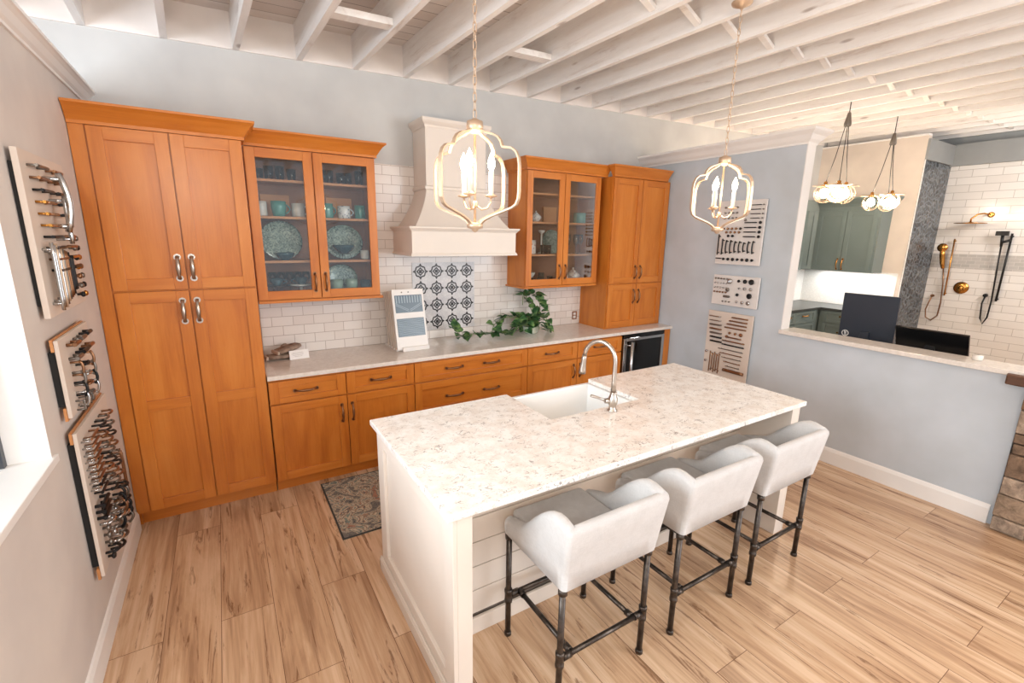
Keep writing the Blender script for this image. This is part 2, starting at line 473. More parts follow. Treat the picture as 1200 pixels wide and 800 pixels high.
# rim board between the joists, cross bridging, and two flat spacers
r = MB(); r.add([(x, y, zc(x)+h) for h in (.0, .235) for y in (-.012, .0) for x in (-2.9, 9.0)],
      [(0, 2, 3, 1), (4, 5, 7, 6), (0, 1, 5, 4), (2, 6, 7, 3), (0, 4, 6, 2), (1, 3, 7, 5)])
m_rim = paint('whitewashed_rim_board', (238, 231, 226), .65, .03)
obj('rim_board', r, m_rim, ceiling)
for i in range(4, 24):
    xa = .045+.413*i + 1.86*TY + .021; xb = xa+.413-.042
    s = MB()
    for (za, zb, yy) in ((.03, .2, -1.83), (.2, .03, -1.90)):
        A = Vector((xa, yy, zc(xa)+za)); B = Vector((xb, yy, zc(xb)+zb))
        n = Vector((-(B-A).z, 0, (B-A).x)).normalized()*.012
        w = Vector((0, .022, 0))
        s.add([A-n-w, A-n+w, A+n+w, A+n-w, B-n-w, B-n+w, B+n+w, B+n-w], [(0, 1, 2, 3), (4, 7, 6, 5), (0, 4, 5, 1), (1, 5, 6, 2), (2, 6, 7, 3), (3, 7, 4, 0)])
    obj('cross_bridging', s, m_joist, ceiling)
for i in (3, 6):
    xa = .045+.413*i + .87*TY + .021; xb = xa+.413-.042
    s = MB(); s.add([(x, y, zc(x)+h) for h in (.015, .055) for y in (-.93, -.84) for x in (xa, xb)],
      [(0, 2, 3, 1), (4, 5, 7, 6), (0, 1, 5, 4), (2, 6, 7, 3), (0, 4, 6, 2), (1, 3, 7, 5)])
    obj('spacer_block', s, m_joist, ceiling)

struct('wall_back', MB().add([(x, y, zc(x)+.235 if z else 0) for z in (0, 1) for y in (0, .12) for x in (-3.0, 9.1)],
      [(0, 2, 3, 1), (4, 5, 7, 6), (0, 1, 5, 4), (2, 6, 7, 3), (0, 4, 6, 2), (1, 3, 7, 5)]), m_wall_back)

# left partition with a wide opening and deep white sill
OY, SZ, WT = -1.83, 1.035, .125
wl = MB()
wl.box(-WT, 0, OY, 0, 0, 2.70)
wl.box(-WT, 0, -5.2, OY, 0, SZ-.03)
wl.box(-WT, 0, -5.2, OY, 2.35, 2.70)
struct('wall_left', wl, m_wall_left)
struct('trim_1', MB().box(-WT-.001, .012, -5.2, OY+.035, SZ-.03, SZ), m_trim, bevel=.003, label='white sill board of the opening in the left wall')
struct('trim_2', MB().box(-WT-.001, .001, OY-.006, OY-.0005, SZ, 2.35), m_trim, label='white jamb of the opening in the left wall')
# glazing of the opening: dark metal frame and pane
w1 = struct('window_1', MB().box(-WT-.03, -WT+.005, OY-.035, OY-.007, SZ, 2.35).box(-WT-.03, -WT+.005, -5.15, -5.12, SZ, 2.35)
            .box(-WT-.03, -WT+.005, -5.12, OY-.035, 2.31, 2.35).box(-WT-.03, -WT+.005, -3.45, -3.42, SZ, 2.31), new_mat('dark_window_frame', (62, 66, 72), .4))
obj('glass_pane', MB().box(-WT-.015, -WT-.011, -5.12, OY-.035, SZ, 2.31), m_pane, w1)

crown_prof = [(0, -.11), (.012, -.11), (.012, -.095), (.03, -.08), (.05, -.045), (.075, -.025), (.085, -.02), (.085, 0), (0, 0)]
def crown(path, ztop, prof=crown_prof, cap=0):
    m = MB(); m.sweep(path, [(o, ztop+z) for o, z in prof]); return m
lc = crown([(0, -5.2), (0, -.0)], 2.745, prof=[(0, -.085), (.010, -.085), (.010, -.07), (.022, -.058), (.038, -.032), (.052, -.02), (.06, -.016), (.06, 0), (-WT-.02, 0), (-WT-.02, -.06), (0, -.06)])
struct('trim_3', lc, m_trim, label='white crown moulding along the top of the left wall')
struct('baseboard_left', MB().sweep([(0, -5.2), (0, -.64)], [(0, 0), (.016, 0), (.016, .11), (.008, .13), (0, .135)]), m_trim)

# right partition: full height behind the boards, half wall with a ledge towards the camera
RO, RT = -1.865, .125
wr = MB()
wr.box(XR, XR+RT, RO, 0, 0, 2.74)
wr.box(XR, XR+RT, -3.47, RO, 0, 1.055)
struct('wall_right', wr, m_wall)
struct('trim_4', MB().box(XR-.001, XR+RT+.001, RO-.008, RO, 1.09, 2.70), m_trim, label='white corner strip at the end of the tall right wall')
rc = MB().sweep([(XR+RT, 0), (XR+RT, RO), (XR, RO), (XR, 0)][::-1], [(-.0, 2.70), (.012, 2.70), (.012, 2.715), (.034, 2.735), (.055, 2.77), (.08, 2.79), (.09, 2.80), (.09, 2.82), (-.03, 2.82), (-.03, 2.74), (0, 2.74)])
rc.box(XR+.0, XR+RT-.0, RO, 0, 2.742, 2.815)
struct('trim_5', rc, m_trim, label='white crown moulding on the right wall')
struct('baseboard_right', MB().sweep([(XR, -.0), (XR, -3.45)], [(0, 0), (.016, 0), (.016, .11), (.008, .13), (0, .14)]), m_trim)
ledge = single('ledge', MB().box(XR-.035, XR+.22, -3.9, RO-.0, 1.056, 1.092), m_counter, 'pale quartz ledge capping the half wall under the opening', 'ledge', bevel=.004)

# rooms beyond the opening
XG, YM, XS = 9.0, -1.344, 10.0
struct('wall_far', MB().box(XG, XG+.1, YM, .0, 0, 3.325), m_wall_peach)
struct('trim_6', MB().box(XG-.012, XG+.1, YM, 0, 3.325, 3.35), m_joist, label='timber plate on top of the cream wall')
struct('wall_mosaic', MB().box(XG+.1, XS+.1, YM, YM+.1, 0, 3.01).box(XG, XG+.1, YM-.004, YM, 0, 3.01), m_mosaic)
struct('trim_7', MB().box(XG-.001, XS, YM-.03, YM, 3.01, 3.28), m_band, label='grey soffit band over the dark mosaic wall')
struct('trim_8', MB().box(XG-.006, XG+.012, YM-.014, YM-.004, 0, 3.01), m_trim, label='white edge strip of the dark mosaic wall')
struct('wall_shower', MB().box(XS, XS+.1, -4.6, YM, 0, 1.53).box(XS, XS+.1, -4.6, YM, 1.74, 3.0), m_subway_far)
struct('trim_9', MB().box(XS-.003, XS+.1, -4.6, YM, 1.53, 1.74), m_greyband, label='grey marble band across the white shower tile')
struct('trim_10', MB().box(XS-.06, XS+.1, -4.6, YM, 3.0, 3.30).box(XS+.1, XS+.2, -8.0, .1, 0, 3.62).box(9.1, XS+.1, .0, .1, 0, 3.62), m_band, label='grey soffit band over the white shower tile')
struct('wall_side', MB().box(5.6, 11.0, -4.72, -4.6, 0, 3.3), m_wall_peach)

# backsplash tiling on the back wall
bs = MB()
bs.box(.85, 4.985, -.008, 0, .914, 1.42)
bs.box(1.72, 3.16, -.008, 0, 1.42, 2.475)
struct('trim_11', bs, m_subway, label='white subway tile backsplash above the counter')
# patterned accent panel
ap = MB(); ap.box(2.112, 2.752, -.014, -.008, .998, 1.642)
def rosette(cx, cz, s):
    F = Fr((cx, 0, cz), (1, 0, 0), (0, -1, 0))
    def ring(rf, wd, n=48):
        vs = []
        for k in range(n):
            a = 2*PI*k/n; r = rf(a)
            for rr in (r, max(r-wd, 1e-4)): vs.append(F.p(rr*math.cos(a), .0152, rr*math.sin(a)))
        ap.add(vs, [(2*k, 2*k+1, (2*k+3) % (2*n), (2*k+2) % (2*n)) for k in range(n)], 1)
    ring(lambda a: s*(.84+.10*abs(math.cos(4*a))), s*.21)
    ring(lambda a: s*(.50+.06*math.cos(4*a)), s*.20)
    ring(lambda a: s*(.24), s*.24)
    for q in range(4):
        a = q*PI/2
        P = lambda u, v: F.p((u*math.cos(a)-v*math.sin(a))*s, .0153, (u*math.sin(a)+v*math.cos(a))*s)
        ap.add([P(.80, -.20), P(1.14, -.07), P(1.14, .07), P(.80, .20)], [(0, 1, 2, 3)], 1)
        ap.add([P(.34, -.17), P(.74, 0), P(.34, .17)], [(0, 1, 2)], 1)
for i in range(4):
    for j in range(4):
        rosette(2.193+.158*i, 1.560-.1598*j, .064)
single('accent_tile_panel', ap, [m_accent, m_black], 'panel of grey cement tiles with black flower rosettes above the counter', 'tile panel')

# stone pier at the end of the half wall
stone_cols = [(126, 104, 86), (150, 128, 108), (100, 88, 80), (164, 144, 126), (118, 92, 70)]
stone_m = []
for i, c_ in enumerate(stone_cols):
    m = new_mat('ledge_stone', c_, .85, spec=.2); t = NT(m)
    n = t.noise(t.coords(world=True), 14, 7, .7, .5)
    t.color(t.ramp(n, [(.3, tuple(int(v*.62) for v in c_)), (.52, c_), (.72, tuple(min(255, int(v*1.25)) for v in c_))]))
    t.bump(n, .8, .02); stone_m.append(m)
m_grout = new_mat('stone_joint', (58, 50, 44), .9)
sp = MB(); sp.box(4.96, 5.30, -4.9, -3.475, 0, 1.03, 5)
rs = random.Random(3); z = .004
while z < 1.0:
    h = min(rs.choice([.07, .1, .13, .16]), 1.03-z)
    if h < .04: break
    y = -3.472-rs.uniform(0, .012)
    while y > -4.9:
        w = rs.uniform(.14, .36); pr = rs.uniform(.0, .022)
        ya = max(y-w, -4.9)
        mi = rs.randrange(5)
        xa = 4.925-pr
        j = [rs.uniform(-.006, .006) for _ in range(8)]
        vs = [(xa+j[0], ya+.005, z+.004+j[1]*.5), (xa+j[2], y-.004, z+.004+j[3]*.5), (xa+j[4], y-.004, z+h-.004), (xa+j[5], ya+.005, z+h-.004)]
        bk = [(4.97, v[1], v[2]) for v in vs]
        sp.add(vs+bk, [(0, 3, 2, 1), (4, 5, 6, 7), (0, 1, 5, 4), (1, 2, 6, 5), (2, 3, 7, 6), (3, 0, 4, 7)], mi)
        if False:   # returns on the end facing the half wall
            sp.box(4.97, 5.30, -3.475, y+.0, z+.004, z+h-.004, mi)
        y = ya
    z += h
pier = thing('stone_pier', 'stacked ledge stone pier with rough wooden cap at the end of the half wall', 'stone pier', (5.05, -4.1, 0))
obj('stone_cladding', sp, stone_m+[m_grout], pier, bevel=.006)
cp = MB().prism([(4.83, -3.40), (5.3, -3.40), (5.3, -4.9), (4.82, -4.9), (4.81, -4.3), (4.84, -3.8)], 1.0315, 1.0555)
obj('cap', MB().prism([(4.872, -3.385), (4.95, -3.372), (4.95, -4.95), (4.86, -4.95), (4.855, -4.3), (4.878, -3.8)], 1.012, 1.075).box(4.95, 5.30, -4.95, -3.91, 1.0305, 1.075), wood_dark, pier, bevel=.008)

# ------------------------------------------------------------------ cabinet joinery
KF = lambda y: Fr((0, y, 0), (1, 0, 0), (0, -1, 0))    # faces that look into the kitchen; u is world x

def pull(F, u, z, L, vert, w0=0, proj=.026, r=.0052):
    m = MB(); n = 9; pts = []; rad = []
    for i in range(n):
        s = i/(n-1)*2-1
        w = w0+.002+proj*(1-abs(s)**3.2)
        d = s*L/2
        pts.append(F.p(u, w, z+d) if vert else F.p(u+d, w, z)); rad.append(r*(1.35-.55*abs(s)) if i not in (0, n-1) else r*1.2)
    m.tube(pts, rad, 7)
    for s in (-1, 1):
        c = [F.p(u, w0, z+s*L/2), F.p(u, w0+.004, z+s*L/2)] if vert else [F.p(u+s*L/2, w0, z), F.p(u+s*L/2, w0+.004, z)]
        m.tube(c, r*1.9, 8)
    return m

def front(F, u0, u1, z0, z1, w=.0, th=.020, st=.062, mid=None, glass=False, mats=None, rail=None):
    """shaker front as one mesh: upright stiles (0), level rails (1), recessed panel (0 or 1)"""
    m = MB(); g = .0034; u0 += g; u1 -= g; z0 += g; z1 -= g; rl = rail or st
    m.fbox(F, u0, u0+st, w, w+th, z0, z1, 0); m.fbox(F, u1-st, u1, w, w+th, z0, z1, 0)
    m.fbox(F, u0+st, u1-st, w, w+th, z0, z0+rl, 1); m.fbox(F, u0+st, u1-st, w, w+th, z1-rl, z1, 1)
    if mid: m.fbox(F, u0+st, u1-st, w, w+th, mid-st*.5, mid+st*.5, 1)
    if not glass: m.fbox(F, u0+st-.002, u1-st+.002, w+.001, w+th-.012, z0+rl-.002, z1-rl+.002, 0 if (z1-z0) > (u1-u0)*.8 else 1)
    return m

def add_door(par, F, u0, u1, z0, z1, mats, hu=None, hz=None, hl=.13, hm=None, hv=True, w=.002, glass=False, name='door', hr=.0072, **kw):
    d = obj(name, front(F, u0, u1, z0, z1, w=w, glass=glass, **kw), mats, par, bevel=.0018)
    if glass:
        st = kw.get('st', .062)
        obj('glass_pane', MB().fbox(F, u0+st-.004, u1-st+.004, w+.006, w+.010, z0+st-.004, z1-st+.004), m_pane, d)
    for h in (hu if isinstance(hu, (list, tuple)) else [hu]):
        if h is not None: obj('handle', pull(F, h, hz, hl, hv, w0=w+.020, r=hr), hm or m_bronze, d)
    return d
WM = [wood_v, wood_h]
crown_w = [(0, 0), (.010, 0), (.010, .018), (.018, .030), (.030, .050), (.050, .078), (.066, .092), (.072, .095), (.072, .108), (-.02, .108), (-.02, 0)]
def crown_at(path, z, s=1.0):
    m = MB(); m.sweep(path, [(o*s, z+h*s) for o, h in crown_w]); return m

FY = -.61   # carcass front of the deep cabinets
A0, A1, A2 = .075, .444, .815
# tall pantry cabinet
pan = thing('pantry_cabinet', 'tall orange maple pantry cabinet with four doors in the corner', 'cabinet', (.41, -.3, 0))
b = MB(); b.box(.004, A2, FY, -.003, .10, 2.452)
obj('body', b, wood_v, pan)
obj('filler_strip', MB().box(.003, A0-.004, FY-.008, FY-.0005, .10, 2.452), wood_v, pan, bevel=.001)
obj('toe_kick', MB().box(.02, A2, -.555, -.545, 0, .10).box(.003, .02, -.57, -.545, 0, .10), wood_h, pan)
F = KF(FY)
add_door(pan, F, A0, A1, 1.538, 2.448, WM, A1-.038, 1.672, hm=m_nickel, hr=.0105, st=.068)
add_door(pan, F, A1, A2, 1.538, 2.448, WM, A1+.034, 1.672, hm=m_nickel, hr=.0105, st=.068)
add_door(pan, F, A0, A1, .105, 1.534, WM, A1-.042, 1.405, hm=m_nickel, hr=.0105, mid=.815, st=.068)
add_door(pan, F, A1, A2, .105, 1.534, WM, A1+.034, 1.405, hm=m_nickel, hr=.0105, mid=.815, st=.068)
obj('crown_molding', crown_at([(.004, FY-.012), (A2+.006, FY-.012), (A2+.006, -.436)], 2.448), wood_h, pan)

# base cabinets
B0, B1, B2, B3, B4, B5 = A2+.006, 1.346, 1.885, 3.000, 3.603, 4.215
def base_unit(label, x0, x1):
    t = thing('base_cabinet', label, 'cabinet', ((x0+x1)/2, -.3, 0), 'maple base cabinets under the quartz counter')
    obj('body', MB().box(x0+.001, x1-.001, FY, -.012, .10, .880), wood_v, t)
    obj('toe_kick', MB().box(x0+.001, x1-.001, -.55, -.54, 0, .0995), wood_h, t)
    return t
DR0, DR1, SP = .7, .868, .694
u = base_unit('maple base cabinet beside the pantry, with two drawers over two doors', B0, B2)
add_door(u, F, B0, B1, DR0, DR1, [wood_v, wood_h], (B0+B1)/2-.02, .784, hv=False, name='drawer', rail=.04, hl=.15)
add_door(u, F, B1, B2, DR0, DR1, [wood_v, wood_h], (B1+B2)/2-.005, .784, hv=False, name='drawer', rail=.04, hl=.15)
add_door(u, F, B0, B1, .105, SP, WM, B1-.042, .555)
add_door(u, F, B1, B2, .105, SP, WM, B1+.036, .555)
u = base_unit('wide maple drawer cabinet under the accent tile panel, two handles per drawer', B2, B3)
for z0, z1, hz in ((DR0, DR1, .790), (.402, SP, .545), (.105, .396, .25)):
    add_door(u, F, B2, B3, z0, z1, WM, (2.245, 2.61), hz, hv=False, name='drawer', rail=.04 if z0 > .6 else .062, hl=.15)
u = base_unit('maple base cabinet next to the wine fridge, behind the faucet', B3, B5)
add_door(u, F, B3, B4, DR0, DR1, WM, 3.285, .790, hv=False, name='drawer', rail=.04, hl=.15)
add_door(u, F, B4, B5, DR0, DR1, WM, 3.90, .790, hv=False, name='drawer', rail=.04, hl=.15)
add_door(u, F, B3, B4, .105, SP, WM, B4-.045, .57)
add_door(u, F, B4, B5, .105, SP, WM, B4+.04, .57)
single('cabinet_end_panel', MB().box(4.885, 4.975, FY-.02, -.02, 0, .880), wood_v, 'maple end panel between the wine fridge and the right wall', 'cabinet panel', bevel=.002)

# wine fridge
wf = thing('wine_fridge', 'under-counter wine fridge with glass door and steel frame', 'wine fridge', (4.55, -.3, 0))
x0, x1 = 4.235, 4.875
b = MB(); b.box(x0, x0+.02, -.60, -.02, .1, .868).box(x1-.02, x1, -.60, -.02, .1, .868).box(x0, x1, -.60, -.02, .85, .868).box(x0, x1, -.60, -.02, .1, .12).box(x0, x1, -.05, -.02, .1, .868).box(x0+.01, x1-.01, -.56, -.3, .0, .1)
obj('body', b, m_blackmetal, wf)
obj('control_panel', MB().box(x0, x1, -.635, -.602, .835, .872), m_plastic_black, wf, bevel=.003)
d = MB(); D0, D1 = .11, .832
d.box(x0+.003, x0+.05, -.640, -.604, D0, D1).box(x1-.045, x1-.003, -.640, -.604, D0, D1).box(x0+.05, x1-.045, -.640, -.604, D0, D0+.05).box(x0+.05, x1-.045, -.640, -.604, D1-.03, D1)
dd = obj('door', d, m_steel, wf, bevel=.003)
obj('glass_pane', MB().box(x0+.05, x1-.045, -.628, -.620, D0+.05, D1-.03), m_smoke, dd)
obj('handle', MB().tube([(x0+.075, -.695, .16), (x0+.075, -.695, .80)], .017, 12).tube([(x0+.075, -.69, .2), (x0+.045, -.640, .2)], .008, 8).tube([(x0+.075, -.69, .76), (x0+.045, -.640, .76)], .008, 8), m_steel, dd)
for z in (.24, .36, .48, .60, .71):
    s = MB(); s.box(x0+.022, x1-.022, -.585, -.57, z, z+.028)
    for q in range(9): s.box(x0+.03+q*.068, x0+.036+q*.068, -.57, -.08, z+.004, z+.01)
    obj('wine_rack', s, wood_light, wf)

d = bpy.data.lights.new('fridge_led', 'POINT'); d.energy = 9; d.color = (1, .97, .92); d.shadow_soft_size = .05
o = bpy.data.objects.new('fridge_led', d); col.objects.link(o); o.location = (4.55, -.50, .80)
# quartz counter
single('countertop', MB().box(A2+.004, 4.985, -.650, -.009, .882, .914), m_counter, 'long pale quartz countertop along the back wall', 'countertop', bevel=.003)

# ------------------------------------------------------------------ glass-door uppers
def glass_upper(label, x0, x1, xm, z0, z1, yf, shelves, hz, side):
    t = thing('glass_door_cabinet', label, 'cabinet', ((x0+x1)/2, yf/2, z0))
    b = MB(); th = .019
    b.box(x0, x0+th, yf, -.003, z0, z1, 0).box(x1-th, x1, yf, -.003, z0, z1, 0)
    b.box(x0+th, x1-th, yf, -.003, z0, z0+th, 1).box(x0+th, x1-th, yf, -.003, z1-th, z1, 1)
    b.box(xm-.018, xm+.018, yf, yf+.018, z0+th, z1-th, 0)
    obj('body', b, [wood_v, wood_h], t)
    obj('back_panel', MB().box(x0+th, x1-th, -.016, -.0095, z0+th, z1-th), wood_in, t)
    F = KF(yf)
    add_door(t, F, x0, xm, z0+.012, z1-.002, WM, xm-.040, hz, hl=.13, glass=True)
    add_door(t, F, xm, x1, z0+.012, z1-.002, WM, xm+.036, hz, hl=.13, glass=True)
    for z in shelves: obj('shelf', MB().box(x0+th+.001, x1-th-.001, yf+.03, -.018, z-.018, z), wood_shelf, t, bevel=.001)
    obj('light_rail', MB().box(x0, x1+(.02 if side == 'r' else 0), yf-.022, yf+.0, z0-.012, z0+.008).box(x0-(.02 if side == 'l' else 0), x0+.0, yf-.02, -.01, z0-.012, z0+.004) if side == 'l' else
        MB().box(x0, x1+.02, yf-.022, yf+.0, z0-.012, z0+.008).box(x1, x1+.02, yf, -.01, z0-.012, z0+.008), wood_h, t, bevel=.002)
    return t
YU = -.335
ZL0, ZL1 = 1.395, 2.462
lu = glass_upper('maple wall cabinet with glass doors beside the pantry', A2+.018, 1.718, 1.266, ZL0, ZL1, YU, (1.69, 2.007, 2.262), 1.53, 'r')
obj('crown_molding', crown_at([(A2+.022, YU-.024), (1.722, YU-.024), (1.722, -.003)], ZL1, .98), wood_h, lu)
ZR0, ZR1 = 1.402, 2.500
ru = glass_upper('maple wall cabinet with glass doors between the range hood and the tall cabinet', 3.135, 4.045, 3.580, ZR0, ZR1, YU, (1.722, 2.036, 2.306), 1.548, 'l')
obj('crown_molding', crown_at([(3.131, -.003), (3.131, YU-.024), (4.119, YU-.024)], ZR1, .98), wood_h, ru)

# cabinet standing on the counter
tc = thing('counter_cabinet', 'tall maple cabinet standing on the counter against the right wall', 'cabinet', (4.54, -.2, .914))
T0, T1, TM, TY0 = 4.125, 4.955, 4.545, -.440
obj('body', MB().box(T0, T1, TY0, -.010, .9145, 2.505).box(T1, 4.982, TY0, TY0+.02, .9145, 2.505), wood_v, tc)
F = KF(TY0)
add_door(tc, F, T0+.004, TM, 1.410, 2.50, WM, TM-.040, 1.528)
add_door(tc, F, TM, T1-.004, 1.410, 2.50, WM, TM+.036, 1.528)
add_door(tc, F, T0+.004, TM, .930, 1.404, WM, TM-.040, 1.262, hl=.14)
add_door(tc, F, TM, T1-.004, .930, 1.404, WM, TM+.036, 1.262, hl=.14)
obj('crown_molding', crown_at([(T0-.004, YU-.1), (T0-.004, TY0-.024), (4.984-.075, TY0-.024)], 2.502), wood_h, tc)

# ------------------------------------------------------------------ range hood
hd = thing('range_hood', 'off-white tapered plaster range hood over the accent tiles', 'range hood', (2.44, -.25, 1.72))
HX0, HX1, HY = 1.950, 2.932, -.49
m = MB(); m.box(HX0, HX1, HY, -.0095, 1.735, 1.925)
obj('mantel_box', m, m_hood, hd, bevel=.003)
m = MB().sweep([(HX0, -.0095), (HX0, HY), (HX1, HY), (HX1, -.0095)], [(-.03, 1.92), (.004, 1.92), (.010, 1.93), (.022, 1.942), (.026, 1.948), (.026, 1.958), (-.03, 1.958)])
m.sweep([(HX0, -.0095), (HX0, HY), (HX1, HY), (HX1, -.0095)], [(-.03, 1.722), (.012, 1.722), (.012, 1.732), (.004, 1.748), (-.03, 1.748)])
obj('mantel_molding', m, m_hood, hd)
secs = []
for i in range(13):
    s = i/12; e = (1-s)**1.55
    secs.append((2.158-(2.158-1.995)*e, 2.722+(2.887-2.722)*e, -.300-(.455-.300)*e, 1.955+(2.275-1.955)*s))
m = MB(); vs = []
for xa, xb, yf, z in secs: vs += [(xa, -.0095, z), (xa, yf, z), (xb, yf, z), (xb, -.0095, z)]
m.add(vs, [(4*i+q, 4*i+(q+1) % 4, 4*i+4+(q+1) % 4, 4*i+4+q) for i in range(12) for q in range(4)] + [(3, 2, 1, 0), (48, 49, 50, 51)])
obj('tapered_body', m, m_hood, hd)
CH = [(2.158, -.0095), (2.158, -.30), (2.722, -.30), (2.722, -.0095)]
m = MB().box(2.158, 2.722, -.300, -.0095, 2.275, 2.80)
obj('chimney', m, m_hood, hd)
m = MB().sweep(CH, [(-.02, 2.262), (.006, 2.262), (.016, 2.272), (.016, 2.290), (.006, 2.300), (-.02, 2.300)])
obj('chimney_collar', m, m_hood, hd)
m = MB().sweep(CH, [(-.02, 2.755), (.006, 2.755), (.010, 2.77), (.030, 2.79), (.036, 2.80), (.036, 2.822), (-.02, 2.822)]).box(2.16, 2.72, -.298, -.0095, 2.79, 2.818)
obj('chimney_crown', m, m_hood, hd)

# ------------------------------------------------------------------ island
IX0, IX1, IY0, IY1 = 1.227, 3.673, -1.752, -2.783
isl = thing('kitchen_island', 'off-white kitchen island with shiplap seating side', 'island', (2.45, -2.2, 0))
m = MB(); m.box(1.34, 3.55, -2.44, -1.81, .09, .883)
m2 = MB()
# hollow under the sink: carcass as panels
m = MB(); m.box(1.34, 2.06, -2.43, -1.80, .09, .883).box(2.80, 3.55, -2.43, -1.80, .09, .883).box(2.06, 2.80, -2.43, -2.27, .09, .883).box(2.06, 2.80, -2.27, -1.80, .09, .64).box(1.36, 3.53, -2.43, -1.86, 0, .09)
obj('carcass', m, m_island, isl)
m = MB(); nb = 6
for q in range(nb):
    z0 = .10+q*(.783/nb); m.box(1.335, 3.555, -2.445, -2.431, z0+.0025, z0+.783/nb-.0025)
obj('shiplap', m, m_island, isl, bevel=.002)
obj('shiplap_backing', MB().box(1.335, 3.555, -2.434, -2.430, .0, .883), new_mat('shiplap_gap', (120, 108, 98), .8), isl)
for nm, xa, xb, xo in (('end_panel', 1.253, 1.336, 1.253), ('end_panel', 3.554, 3.640, 3.640)):
    m = MB(); s = 1 if xo == xa else -1
    xi = xo+s*.018
    m.box(min(xi, xb if s > 0 else xa), max(xi, xb if s > 0 else xa), -2.765, -1.785, 0, .883)
    F = Fr((xi, 0, 0), (0, -1, 0), (-s, 0, 0))
    m.fbox(F, 1.785, 1.885, 0, .018, 0, .883); m.fbox(F, 2.675, 2.765, 0, .018, 0, .883)
    m.fbox(F, 1.885, 2.675, 0, .018, .79, .883); m.fbox(F, 1.885, 2.675, 0, .018, 0, .14)
    obj(nm, m, m_island, isl, bevel=.002)
m = MB().sweep([(1.336, -1.783), (1.251, -1.783), (1.251, -2.60)][::1], [(0, 0), (-.0, 0), (0, .085), (0, .085)]) if False else MB()
m.box(1.238, 1.2525, -2.767, -1.772, 0, .07).box(1.238, 1.34, -1.7845, -1.772, 0, .07)
m.box(1.242, 1.2525, -2.767, -1.772, .07, .082)
m.box(1.340, 3.550, -2.462, -2.4455, 0, .088)
m.box(3.6405, 3.655, -2.767, -1.772, 0, .07)
obj('baseboard', m, m_island, isl, bevel=.003)
SX0, SX1, SYF = 2.092, 2.768, -2.232
# countertop: a U round the apron sink
pts = [(IX0, IY1), (IX1, IY1), (IX1, IY0), (SX1, IY0), (SX1, SYF), (SX0, SYF), (SX0, IY0), (IX0, IY0)]
obj('quartz_top', MB().prism(pts, .884, .914), m_quartz, isl, bevel=.004)
# apron sink
sk = MB(); a0, a1, b0, b1 = SX0-.012, SX1+.012, SYF-.02, IY0+.018
th = .022; zt = .882
sx0, sx1 = SX0+.002, SX1-.002
sk.box(sx0-.014, sx0+.012, SYF-.012, b1-.03, .645, zt)
sk.box(sx1-.012, sx1+.014, SYF-.012, b1-.03, .645, zt)
sk.box(sx0+.012, sx1-.012, SYF-.014, SYF+.012, .645, zt)
sk.box(sx0-.014, sx1+.014, b1-.032, b1, .645, zt)
sk.box(sx0-.014, sx1+.014, SYF-.012, b1, .645, .672)
sink = single('apron_sink', sk, m_sink, 'white fireclay apron sink set into the island', 'sink', bevel=.006)

# faucet
fc = thing('faucet', 'brushed nickel gooseneck faucet on the island beside the sink', 'faucet', (2.478, -2.300, .914))
m = MB().lathe([(.030, 0), (.030, .008), (.022, .014), (.020, .030), (.026, .045), (.029, .062), (.026, .080), (.020, .094), (.018, .11), (.0185, .115)], (2.478, -2.3, .914), 20)
obj('base', m, m_nickel, fc)
pts = []; 
FB = Vector((2.478, -2.3, .914)); D = Vector((-.10, .245, 0)).normalized()
rr = .098
for z in (.10, .18, .26): pts.append(FB+Vector((0, 0, z)))
for i in range(0, 13):
    a = PI*i/12*.97; pts.append(FB+D*(rr-rr*math.cos(a))+Vector((0, 0, .29+rr*math.sin(a)*1.12)))
obj('spout', MB().tube(pts, [.017, .0135, .013]+[.0125]*13, 12), m_nickel, fc)
e = pts[-1]; dn = Vector((D.x*.10, D.y*.10, -1)).normalized()
obj('spray_head', MB().tube([e-dn*.004, e+dn*.02, e+dn*.055, e+dn*.095, e+dn*.112], [.0135, .0150, .0165, .0215, .021], 14), m_nickel, fc)
h0 = FB+Vector((0, 0, .062)); hd_ = Vector((-.9, .25, 0)).normalized()
obj('lever', MB().tube([h0, h0+hd_*.05+Vector((0, 0, .003))], [.017, .015], 12).tube([h0+hd_*.045+Vector((0, 0, .005)), h0+hd_*.075+Vector((0, 0, .018)), h0+hd_*.14+Vector((0, 0, .042))], [.009, .007, .0085], 10), m_nickel, fc)

# rug
m_rug = new_mat('distressed_rug', (150, 140, 130), .95, spec=.1); t = NT(m_rug)
c = t.coords(world=True)
w_ = t.noise(t.coords((1, 1, 1), world=True), 8, 2, .5, 1.2)
cols = t.ramp(w_, [(0, (48, 66, 84)), (.40, (190, 176, 154)), (.44, (74, 116, 126)), (.465, (212, 202, 180)), (.505, (160, 120, 100)), (.53, (44, 60, 80)), (.55, (204, 190, 166)), (.60, (92, 128, 130)), (.64, (172, 104, 82))], 'CONSTANT')
fl = t.voro(t.coords((1, 1, 1), world=True), 30, 'F1')
spots = t.ramp(fl, [(.0, (52, 66, 82)), (.18, (196, 184, 166)), (.34, (126, 134, 132)), (.44, (190, 176, 158))], 'CONSTANT')
c4 = t.mix(.30, cols, spots)
wear = t.ramp(t.noise(c, 60, 5, .8), [(.42, (0, 0, 0)), (.60, (255, 255, 255))])
c5 = t.mix(t.math('MULTIPLY', wear, .3), c4, (178, 168, 154))
dk_ = t.ramp(t.noise(t.coords(loc=(5, 1, 0), world=True), 75, 3, .7), [(.56, (0, 0, 0)), (.62, (255, 255, 255))])
t.color(t.mix(t.math('MULTIPLY', dk_, .6), c5, (60, 66, 74))); t.bump(t.noise(c, 300, 2), .4, .003)
rug = thing('rug', 'worn multicoloured runner rug between the island and the base cabinets', 'rug', (1.9, -1.0, 0))
